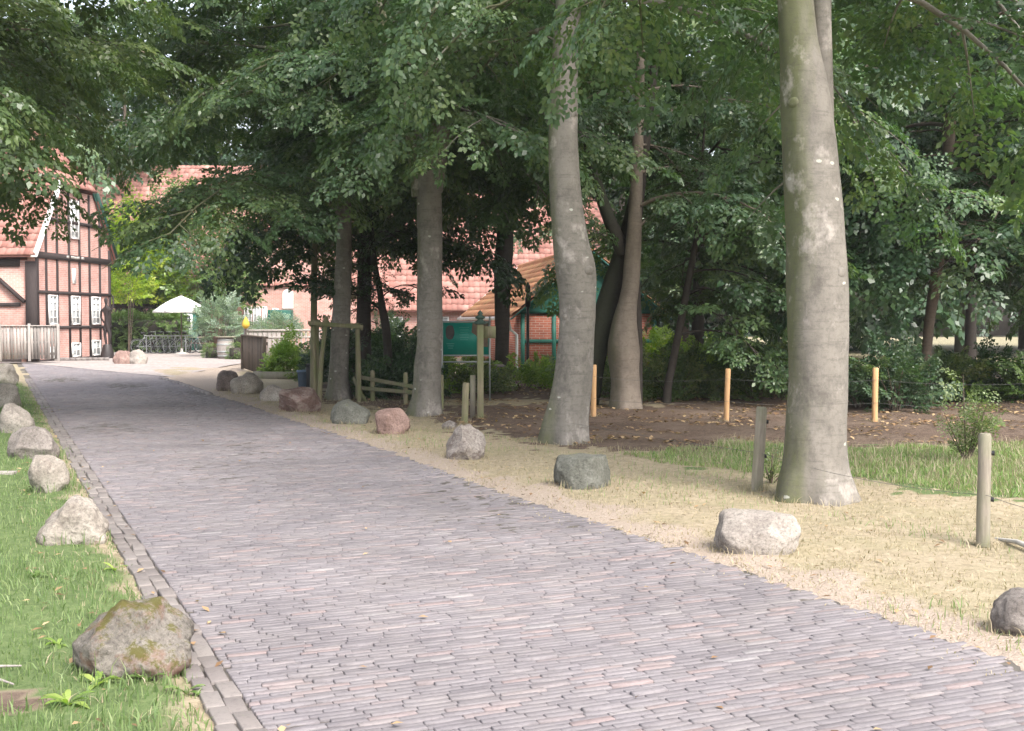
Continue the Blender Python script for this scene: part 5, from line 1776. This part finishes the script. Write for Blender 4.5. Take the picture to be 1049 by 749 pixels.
# ------------------------------------------------------------------ shrubs, hedges
def shrub(name, label, loc, rx, ry, h, m, seed, n=160, spr='mid', ts=0.6, shape='dome', cat='shrub', z0=0.0, stems=6, flat=0.0, group=None):
    rgs = np.random.default_rng(seed)
    root = thing(name, label, cat, loc, 0, group)
    P, D = [], []
    for _ in range(n):
        if shape == 'box':
            f = rgs.integers(0, 5)
            p = rgs.uniform(-1, 1, 3)
            if f == 0: p[0] = -1
            elif f == 1: p[0] = 1
            elif f == 2: p[1] = -1
            elif f == 3: p[1] = 1
            else: p[2] = 1
            q = np.array([p[0] * rx, p[1] * ry, (p[2] * 0.5 + 0.5) * h])
            d = np.array([0.0, 0, 0])
            d[f // 2 if f < 4 else 2] = (p[f // 2] if f < 4 else 1)
            q -= d * 0.10 * ts
            d = d + rgs.normal(0, 0.5, 3)
        else:
            t = rgs.normal(0, 1, 3)
            t /= np.linalg.norm(t)
            t[2] = abs(t[2]) if shape == 'dome' else t[2]
            k = rgs.uniform(0.45, 1.0) if shape != 'ball' else rgs.uniform(0.85, 0.95)
            lump = 1 + 0.25 * mnoise.noise(Vector(t * 2) + Vector((seed, 0, 0))) if shape != 'ball' else 1
            q = np.array([t[0] * rx, t[1] * ry, (t[2] * h) if shape == 'dome' else (t[2] * 0.5 + 0.5) * h]) * k * lump
            d = t + np.array([0, 0, 0.25]) + rgs.normal(0, 0.35, 3)
        q[2] += z0
        P.append(q)
        D.append(d)
    lv = NB()
    place_sprays(lv, SPR[spr], np.array(P), np.array(D), rgs.uniform(0.7, 1.15, n) * ts, rgs, roll=0.6)
    lv.build('foliage', m, root)
    st_ = NB()
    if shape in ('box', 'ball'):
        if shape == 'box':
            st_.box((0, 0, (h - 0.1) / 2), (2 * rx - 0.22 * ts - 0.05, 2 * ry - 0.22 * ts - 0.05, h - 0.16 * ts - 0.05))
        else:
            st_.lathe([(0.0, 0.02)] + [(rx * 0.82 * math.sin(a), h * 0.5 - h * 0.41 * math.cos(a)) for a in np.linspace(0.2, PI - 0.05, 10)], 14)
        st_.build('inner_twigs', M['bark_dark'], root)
    else:
        for k in range(stems):
            a = rgs.uniform(0, 2 * PI)
            e = (math.cos(a) * rx * 0.6, math.sin(a) * ry * 0.6, z0 + h * 0.8)
            st_.tube([(e[0] * 0.12, e[1] * 0.12, -0.05), (e[0] * 0.5, e[1] * 0.5, z0 * 0.6 + h * 0.45), e], [0.02, 0.014, 0.006], 5, cap=False)
        st_.build('stem', M['bark_brown'], root)
    return root
def at_(px, d):
    return ((px - CX) / FPX * d, d, 0.0)
shrub('hedge', 'clipped green hedge between the house corner and the bicycles', at_(151, 59.6), 1.7, 0.45, 1.75, M['leaf_hedge'], 201, 900, 'mid', 0.5, 'box', 'hedge')
shrub('box_hedge', 'small clipped box cube left of the barrel', at_(217, 50.0), 0.30, 0.3, 0.55, M['leaf_hedge'], 202, 140, 'small', 0.5, 'box', 'hedge')
shrub('box_hedge', 'clipped box cube between the barrel and dark board fence', at_(242.5, 48.3), 0.33, 0.33, 0.62, M['leaf_hedge'], 203, 160, 'small', 0.5, 'box', 'hedge')
shrub('topiary', 'dark rounded topiary bush behind the barrel', at_(239, 55), 0.5, 0.5, 1.6, M['leaf_dark'], 204, 260, 'small', 0.7, 'ball', 'topiary')
shrub('topiary', 'dark conical evergreen right of the green hut', at_(204, 63), 0.55, 0.5, 2.3, M['leaf_dark'], 205, 300, 'small', 0.8, 'ball', 'topiary')
shrub('silver_shrub', 'loose silvery small tree behind the barrel', at_(226, 52.0), 1.15, 0.9, 1.9, M['leaf_silver'], 206, 170, 'mid', 0.6, 'dome', 'small tree', 0.9, 5)
shrub('lime_shrub', 'bright lime-green leafy tree right of the half-timbered gable', at_(143, 63), 2.4, 1.6, 5.0, M['leaf_lime'], 207, 900, 'far', 0.6, 'dome', 'tree', 2.7, 8)
shrub('broadleaf_tree', 'mid-green leafy tree between the lime-green tree and the farmhouse gable', at_(205, 64), 3.2, 2.2, 6.5, M['leaf_hedge'], 291, 900, 'far', 0.6, 'dome', 'tree', 2.6, 8)
shrub('lime_shrub', 'yellow-green leafy branches low beside the house eave', at_(131, 57), 1.0, 1.0, 2.2, M['leaf_lime'], 208, 130, 'far', 0.5, 'dome', 'shrub', 2.7, 5)
shrub('laurel_shrub', 'dark shrub between hedge and pergola', at_(150, 65), 2.6, 1.0, 3.2, M['leaf_dark'], 209, 420, 'big', 0.7, 'dome', 'shrub')
shrub('bright_shrub', 'bright yellow-green bush behind the dark board fence', at_(294, 32.6), 0.44, 0.45, 1.0, M['leaf_bright'], 210, 180, 'mid', 0.5)
shrub('lavender_shrub', 'silvery blue shrub along the back railing', at_(286, 41), 0.85, 0.4, 0.62, M['leaf_silver'], 211, 200, 'small', 1.0, 'dome', 'shrub', 1.05)
for i, (px, d, rx, h, m, lab) in enumerate(((472, 26.5, 0.6, 0.75, 'leaf_bright', 'light green bush under the notice board'), (497, 26, 0.45, 0.35, 'leaf_bramble', 'low bush left of the slim dark trunk'), (535, 27.5, 0.8, 0.36, 'leaf_bright', 'low weedy bush right of the slim dark trunk'),
        (412, 24.0, 0.7, 0.5, 'leaf_dark', 'dark ground shrub behind the rail fence'), (420, 29, 0.9, 1.1, 'leaf_dark', 'dark bush seen left of the forking beech'), (385, 24.6, 0.5, 0.5, 'leaf_dark', 'dark low shrub behind the mossy rail'),
        (690, 24, 0.9, 0.8, 'leaf_bramble', 'bramble bush around the broken slanting stems'), (640, 25, 0.7, 0.5, 'leaf_bramble', 'bramble bush behind the many-stemmed tree'), (720, 26, 0.9, 0.9, 'leaf_bright', 'bright green bush left of the second orange post'),
        (775, 24, 0.9, 0.6, 'leaf_bramble', 'bramble bush right of the second orange post'), (880, 21.5, 0.45, 0.75, 'leaf_dark', 'dark bush left of the third orange post'), (918, 20.8, 0.62, 1.0, 'leaf_blue', 'grey-green bush just right of the third orange post'),
        (960, 24, 1.1, 0.75, 'leaf_bramble', 'dark bramble thicket right of the leaning slim trunk'), (1015, 24, 1.2, 0.8, 'leaf_dark', 'dark bramble thicket in front of the right hand trees'), (1075, 23, 1.2, 0.8, 'leaf_hedge', 'dark bramble thicket at the right edge'),
        (585, 32, 0.8, 0.45, 'leaf_bramble', 'weedy bush in front of the green-gabled wall'), (810, 26, 1.0, 0.9, 'leaf_bramble', 'bramble bush hidden behind the thickest beech'), (745, 32, 1.5, 0.9, 'leaf_bright', 'pale green bush far behind the second orange post'), (660, 34, 1.2, 1.1, 'leaf_lime', 'yellowish bush right of the outbuilding'),
        (355, 30, 0.9, 1.3, 'leaf_dark', 'dark bush behind the tree guard'), (395, 33, 1.2, 1.5, 'leaf_beech', 'leafy bush behind the small forked tree'), (335, 31, 0.6, 1.0, 'leaf_bramble', 'green bush right of the bright yellow-green one'))):
    shrub('bush', lab, at_(px, d), rx, rx * 0.8, h, M[m], 220 + i, int(150 * rx * max(0.6, h)), 'mid', 0.62)
shrub('hedgerow', 'distant dark hedgerow closing the meadow behind the right hand trees', (38, 118, 0), 62, 2.5, 7.0, M['leaf_dark'], 290, 1500, 'far', 1.6, 'box', 'hedgerow')
# saplings with upright shoots
def shoots(name, label, px, py, h, m, seed, n=7, spread=0.2, cat='sapling', ls=0.55):
    g = G(px, py)
    rgs = np.random.default_rng(seed)
    root = thing(name, label, cat, (g.x, g.y, gh(g.x, g.y)))
    st_, lv = NB(), NB()
    P, D = [], []
    for k in range(n):
        hh = h * (1.0 if k == 0 else rgs.uniform(0.4, 0.8))
        a = rgs.uniform(0, 2 * PI)
        e = np.array([math.cos(a) * spread * (0.2 if k == 0 else 1), math.sin(a) * spread * (0.2 if k == 0 else 1), hh])
        st_.tube([(0, 0, -0.03), tuple(e * [0.5, 0.5, 0.5]), tuple(e)], [0.010, 0.007, 0.003], 5, cap=False)
        for t in np.arange(0.2, 1.0, 0.075 / max(hh, 0.2)):
            b_ = rgs.uniform(0, 2 * PI)
            P.append(e * t)
            D.append(np.array([math.cos(b_), math.sin(b_), 0.7]))
    place_sprays(lv, SPR['small'], np.array(P), np.array(D), rgs.uniform(0.5, 0.9, len(P)) * ls, rgs, roll=0.6)
    st_.build('stem', M['bark_brown'], root)
    lv.build('foliage', m, root)
shoots('sapling', 'pale leafy sapling growing behind the right grey post', 990, 476, 1.0, M['leaf_pale'], 301, 13, 0.26, ls=0.8)
shoots('sapling', 'low leafy shoots at the foot of the left grey post', 790, 500, 0.3, M['leaf_bramble'], 302, 6, 0.15)

# dark board fence, railing, pots
a, c = Vector(at_(249, 38.5)), Vector(at_(272, 33.2))
board_fence('board_fence', 'dark upright board fence end beside the courtyard', a, c, 1.12, M['darkwood'], posts=2, bw=0.22, gap=0.035, post_h=0.05)
a, c = Vector(at_(252, 39.2)), Vector(at_(336, 40.5))
rl = thing('railing', 'grey timber railing with balusters behind the bright bush', 'railing', a, math.atan2(c.y - a.y, c.x - a.x))
L = (c - a).length
for z in (1.30, 1.06, 0.35):
    b = NB(); b.box((L / 2, 0, z), (L, 0.09 if z > 1.2 else 0.05, 0.07), None, 0.8); b.build('rail', M['greywood'], rl)
k = 0.15
while k < L:
    b = NB(); b.box((k, 0.0, 0.66), (0.045 if k > 1.2 else 0.14, 0.035, 1.2), None, 0.4); b.build('baluster', M['greywood'], rl)
    k += 0.16
for x in (0.0, L / 2, L):
    b = NB(); b.box((x, 0.03, 0.7), (0.11, 0.11, 1.4), None, 0.5); b.build('post', M['greywood'], rl)
pb = thing('plant_bed', 'low timber edged bed beneath the bright bush', 'planter', at_(291, 32.3))
for (x, y, sx, sy) in ((0, -0.5, 1.5, 0.09), (0, 0.5, 1.5, 0.09), (-0.7, 0, 0.09, 0.9), (0.7, 0, 0.09, 0.9)):
    b = NB(); b.box((x, y, 0.12), (sx, sy, 0.26)); b.build('edging_board', M['oldwood'], pb)
b = NB(); b.box((0, 0, 0.1), (1.3, 0.9, 0.2)); b.build('soil', M['bark_dark'], pb)
pt_ = thing('plant_pot', 'blue-grey plant pot left of the tree guard', 'pot', at_(311, 27.6))
b = NB(); b.lathe([(0.0, 0.0), (0.12, 0.0), (0.15, 0.42), (0.17, 0.42), (0.17, 0.47), (0.145, 0.47), (0.14, 0.40), (0.0, 0.40)], 20); b.build('pot', M['bluegrey'], pt_, smooth=False)
bi = thing('bin', 'black bin standing behind the left stake of the tree guard', 'bin', at_(320, 26.8))
b = NB(); b.box((0, 0, 0.3), (0.26, 0.26, 0.6)); b.build('body', M['black_plastic'], bi, bevel=0.02)
b = NB(); b.box((0, 0, 0.625), (0.29, 0.29, 0.045)); b.build('lid', M['black_plastic'], bi, bevel=0.01)
yl = thing('lantern', 'small yellow flame-shaped ornament at the corner of the railing', 'ornament', at_(252, 39.0))
b = NB(); b.lathe([(0.0, 1.36), (0.07, 1.38), (0.13, 1.46), (0.12, 1.56), (0.06, 1.68), (0.0, 1.78)], 12); b.build('flame', M['yellow'], yl, smooth=True)
b = NB(); b.tube([(0, 0, 0), (0, 0, 1.38)], 0.02, 8); b.build('stem', M['darkwood'], yl)

# ------------------------------------------------------------------ grass, straw, litter (nobody could count them)
def blades(name, pts, hts, m, rg, width=0.006, lean=0.5, tint=(0.1, 0.9)):
    n = len(pts)
    a = rg.uniform(0, 2 * PI, n)
    l = np.abs(rg.normal(0, lean, n)) * hts
    b = rg.uniform(0, 2 * PI, n)
    dx, dy = np.cos(a) * l, np.sin(a) * l
    wx, wy = np.cos(b), np.sin(b)
    V = np.zeros((n, 5, 3))
    w = width * rg.uniform(0.6, 1.4, n)
    for i, (t, k) in enumerate(((0.0, 1.0), (0.0, -1.0), (0.55, -0.75), (0.55, 0.75), (1.0, 0.0))):
        V[:, i, 0] = pts[:, 0] + dx * t * t + wx * w * k * 0.5
        V[:, i, 1] = pts[:, 1] + dy * t * t + wy * w * k * 0.5
        V[:, i, 2] = pts[:, 2] + hts * t * (1 - 0.25 * t * np.minimum(l / hts, 1.2)) - (0.004 if t == 0 else 0)
    nb = NB()
    base = 5 * np.arange(n)[:, None]
    tv = rg.uniform(tint[0], tint[1], n)
    nb.add(V.reshape(-1, 3), base + np.array([[0, 1, 2, 3]]), tv)
    nb.f.append(base + np.array([[3, 2, 4]]))
    nb.t.append(tv)
    return kind(nb.build(name, m), 'stuff')

def scatter(n, x0, x1, y0, y1, ok, rg, dens_pow=1.0):
    """random ground points, denser near the camera"""
    t = rg.uniform(0, 1, n * 3) ** dens_pow
    y = y0 + (y1 - y0) * t
    x = rg.uniform(x0, x1, n * 3)
    x = x if not callable(x0) else x
    k = ok(x, y)
    x, y = x[k][:n], y[k][:n]
    z = np.array([gh(a, b) for a, b in zip(x, y)])
    return np.stack([x, y, z], 1)
def litter(name, pts, size, m, rg, lift=0.01):
    n = len(pts)
    T = np.array([(-0.5, 0, 0), (0, 0.3, 0.12), (0.5, 0, 0.02), (0, -0.3, 0.08)])
    a = rg.uniform(0, 2 * PI, n)
    s = size * rg.uniform(0.6, 1.3, n)
    c, sn = np.cos(a), np.sin(a)
    tilt = rg.normal(0, 0.35, n)
    V = np.zeros((n, 4, 3))
    for i, (x, y, z) in enumerate(T):
        V[:, i, 0] = pts[:, 0] + (x * c - y * sn) * s
        V[:, i, 1] = pts[:, 1] + (x * sn + y * c) * s
        V[:, i, 2] = pts[:, 2] + lift + (z + x * tilt * 0.6 + 0.08) * s
    nb = NB()
    nb.add(V.reshape(-1, 3), np.arange(4 * n).reshape(-1, 4), rg.uniform(0, 1, n))
    return kind(nb.build(name, m), 'stuff')
rg = np.random.default_rng(77)
def cheap(x, y, s, o):
    return np.sin(x * s + o) * np.cos(y * s * 0.8 + o * 2) + 0.6 * np.sin((x + y) * s * 1.9 + o * 3)
def ok_left(x, y):
    u, v = road_uv(x, y)
    return (u < -0.13 + 0.07 * cheap(x, y, 5, 1)) & (u > -5.5) & (v < 28) & ~inpoly(x, y, DIRT) & (np.abs(x / np.maximum(y, 0.1)) < 0.5) & (cheap(x, y, 3.1, 2) + rg.normal(0, 0.7, x.shape) > -1.3)
pts = scatter(70000, -14, 0, 3.6, 28, ok_left, rg, 1.6)
hts = (0.028 + 0.045 * rg.uniform(0, 1, len(pts)) ** 2) * (1 + 0.5 * np.clip(cheap(pts[:, 0], pts[:, 1], 2.2, 5), -0.6, 1))
blades('grass', pts, hts, M['grass'], rg, 0.007, 0.6)
def ok_dryleft(x, y):
    u, v = road_uv(x, y)
    return (u < -0.18) & (u > -0.75) & (v < 28) & (np.abs(x / np.maximum(y, 0.1)) < 0.5)
pts = scatter(9000, -14, 0, 3.6, 28, ok_dryleft, rg, 1.5)
blades('dry_grass', pts, rg.uniform(0.02, 0.06, len(pts)), M['straw'], rg, 0.006, 1.0)
def ok_green(x, y):
    return inpoly(x + 0.25 * cheap(x, y, 3, 3), y + 0.4 * cheap(x, y, 2, 4), GREEN) & (x / np.maximum(y, 0.1) < 0.5)
pts = scatter(42000, 0.5, 9, 9, 19, ok_green, rg, 1.2)
blades('meadow_grass', pts, rg.uniform(0.02, 0.085, len(pts)), M['meadow'], rg, 0.008, 1.0)
pts = scatter(12000, 0.5, 9, 9, 19, ok_green, rg, 1.2)
blades('pale_meadow_grass', pts, rg.uniform(0.04, 0.17, len(pts)), M['straw'], rg, 0.006, 0.7)
def ok_straw(x, y):
    u, v = road_uv(x, y)
    return (u > RW + 0.06 + 0.16 * cheap(x, y, 4, 2)) & (u < RW + 4.2) & (np.abs(x / np.maximum(y, 0.1)) < 0.5) & ~inpoly(x, y, MULCH) & (cheap(x, y, 2.3, 7) + rg.normal(0, 0.6, x.shape) > -0.9)
pts = scatter(60000, -9, 8, 4.5, 26, ok_straw, rg, 1.5)
blades('straw_grass', pts, rg.uniform(0.010, 0.042, len(pts)), M['straw'], rg, 0.006, 1.3)
def ok_tuft(x, y):
    return ok_straw(x, y) & (cheap(x, y, 1.1, 9) > 0.25)
pts = scatter(11000, -9, 8, 4.5, 22, ok_tuft, rg, 1.4)
blades('green_tufts', pts, rg.uniform(0.03, 0.09, len(pts)), M['grass'], rg, 0.006, 0.7, (0.5, 1.0))
def ok_spill(x, y):
    u, v = road_uv(x, y)
    return (u > RW - 0.22 + 0.1 * cheap(x, y, 3, 6)) & (u < RW + 0.15) & (np.abs(x / np.maximum(y, 0.1)) < 0.5)
pts = scatter(9000, -9, 8, 4.5, 24, ok_spill, rg, 1.4)
pts[:, 2] = np.maximum(pts[:, 2], 0.028)
blades('spilled_straw', pts, rg.uniform(0.006, 0.018, len(pts)), M['straw'], rg, 0.007, 2.2)
pts = scatter(15000, -14, 0, 3.6, 20, lambda x, y: ok_left(x, y) & (cheap(x, y, 1.9, 4) > 0.5), rg, 1.6)
litter('clover', pts, 0.028, M['leaf_hedge'], rg, 0.025)
def ok_joint(x, y):
    u, v = road_uv(x, y)
    return (u > -0.2) & (u < 0.5) & (cheap(x, y, 7, 3) + 0.5 * cheap(x, y, 19, 1) > 1.15) & (v < 14)
pts = scatter(2600, -8, 1, 3.6, 16, ok_joint, rg, 1.5)
pts[:, 2] = 0.02
blades('joint_grass', pts, rg.uniform(0.01, 0.04, len(pts)), M['grass'], rg, 0.006, 0.9, (0.3, 1))

foot = []
for o in bpy.data.objects:
    if o.parent is None and o.get('category') in ('boulder', 'post') or (o.get('category') == 'tree' and o.get('group') == AV):
        x, y = o.location.x, o.location.y
        if y > 30 or abs(x / y) > 0.5:
            continue
        r = {'boulder': (o.dimensions.x + o.dimensions.y) / 4 if o.type == 'MESH' else 0.3, 'post': 0.07, 'tree': 0.42}[o['category']]
        for k in range(int(260 * r + 40)):
            a = rg.uniform(0, 2 * PI)
            q = r * rg.uniform(0.85, 1.35) if o['category'] != 'post' else rg.uniform(0.04, 0.16)
            foot.append((x + math.cos(a) * q, y + math.sin(a) * q * (0.85 if o['category'] == 'boulder' else 1), 0))
foot = np.array(foot)
uf, vf = road_uv(foot[:, 0], foot[:, 1])
foot[:, 2] = [gh(a, b) for a, b in foot[:, :2]]
lf, rt = foot[uf < -0.15], foot[uf > RW + 0.05]
blades('boulder_grass', lf, rg.uniform(0.05, 0.14, len(lf)), M['grass'], rg, 0.007, 0.5)
blades('foot_straw', rt, rg.uniform(0.03, 0.10, len(rt)), M['straw'], rg, 0.006, 0.8)

def ok_edge(x, y):
    u, v = road_uv(x, y)
    return (((u > -0.8) & (u < 0.15)) | ((u > RW - 0.12) & (u < RW + 1.0))) & (np.abs(x / np.maximum(y, 0.1)) < 0.5)
pts = scatter(1100, -12, 7, 3.8, 26, ok_edge, rg, 1.4)
uu, vv = road_uv(pts[:, 0], pts[:, 1])
pts[:, 2] = np.where((uu > -0.2) & (uu < RW), 0.03, pts[:, 2] + 0.015)
litter('fallen_leaves', pts, 0.05, M['leaf_dry'], rg)
pts = scatter(5200, -4, 11, 13, 27, lambda x, y: (inpoly(x, y, MULCH) | inpoly(x, y, WOODS)) & (np.abs(x / y) < 0.5) & (cheap(x, y, 1.7, 3) + 0.8 * cheap(x, y, 4.3, 1) + rg.normal(0, 0.4, x.shape) > 0.3), rg, 1.0)
litter('woodland_litter', pts, 0.09, M['leaf_dry'], rg)
pts = scatter(500, -9, 8, 4.5, 22, ok_straw, rg, 1.4)
litter('leaf_litter', pts, 0.045, M['leaf_dry'], rg)
pts = scatter(60, -9, 4, 4.5, 20, lambda x, y: (road_uv(x, y)[0] > 0.2) & (road_uv(x, y)[0] < RW - 0.2), rg, 1.4)
pts[:, 2] = 0.032
litter('leaves_on_road', pts, 0.045, M['leaf_dry'], rg)
# broad-leaved weeds in front of the mossy boulder
def weed(label, px, py, n, size, seed, m='leaf_hedge'):
    g = G(px, py)
    rgs = np.random.default_rng(seed)
    nb = NB()
    for k in range(n):
        a, e = rgs.uniform(0, 2 * PI), rgs.uniform(0.5, 1.2)
        L = size * rgs.uniform(0.6, 1.1)
        s = np.array([-math.sin(a), math.cos(a), 0])
        V = []
        for j, (t, w_) in enumerate(((0, 0.02), (0.3, 0.13), (0.6, 0.16), (0.85, 0.1), (1.0, 0.0))):
            p = np.array([math.cos(a) * L * t, math.sin(a) * L * t, L * (math.sin(e) * 1.3 * t - 0.7 * t * t)])
            V += [p - s * w_ * L, p + np.array([0, 0, -0.03 * L]), p + s * w_ * L]
        F = []
        for j in range(4):
            for q in range(2):
                F.append((j * 3 + q, j * 3 + q + 1, j * 3 + q + 4, j * 3 + q + 3))
        nb.add(np.array(V), F, rgs.uniform(0.3, 1))
    return tag(nb.build('dock_weed', M[m], None, (g.x, g.y, gh(g.x, g.y))), label, 'weed')
weed('broad-leaved dock plant in front of the mossy boulder', 128, 690, 16, 0.20, 1)
weed('small broad-leaved weed right of the dock plant', 150, 706, 9, 0.12, 2)
for k, (px, py, n_, sz, lab) in enumerate(((60, 668, 8, 0.10, 'low weed between the mossy boulder and the left frame edge'), (36, 600, 7, 0.10, 'low weed in the lawn below the pale wedge-shaped boulder'), (118, 590, 8, 0.09, 'low weed beside the kerb behind the mossy boulder'), (190, 715, 8, 0.10, 'low weed by the kerb in front of the mossy boulder'), (70, 735, 9, 0.11, 'low weed at the bottom edge left of the dock plant'))):
    weed(lab, px, py, n_, sz, 20 + k, 'leaf_hedge' if k % 2 else 'leaf_bright')
weed('bright small weed left of the mossy boulder', 100, 712, 7, 0.11, 3, 'leaf_bright')

# ------------------------------------------------------------------ faint volume added for far fading and the veil of lens flare
hz = bpy.data.materials.new('haze_air')
hz.use_nodes = True
hz.node_tree.nodes.clear()
ho = hz.node_tree.nodes.new('ShaderNodeOutputMaterial')
hv_ = hz.node_tree.nodes.new('ShaderNodeVolumePrincipled')
hv_.inputs['Color'].default_value = (0.95, 0.96, 1.0, 1)
hv_.inputs['Density'].default_value = 0.0004
hz.node_tree.links.new(hv_.outputs[0], ho.inputs['Volume'])
b = NB()
b.box((0, 410, 14), (1300, 1000, 30))
kind(b.build('haze', hz), 'stuff')
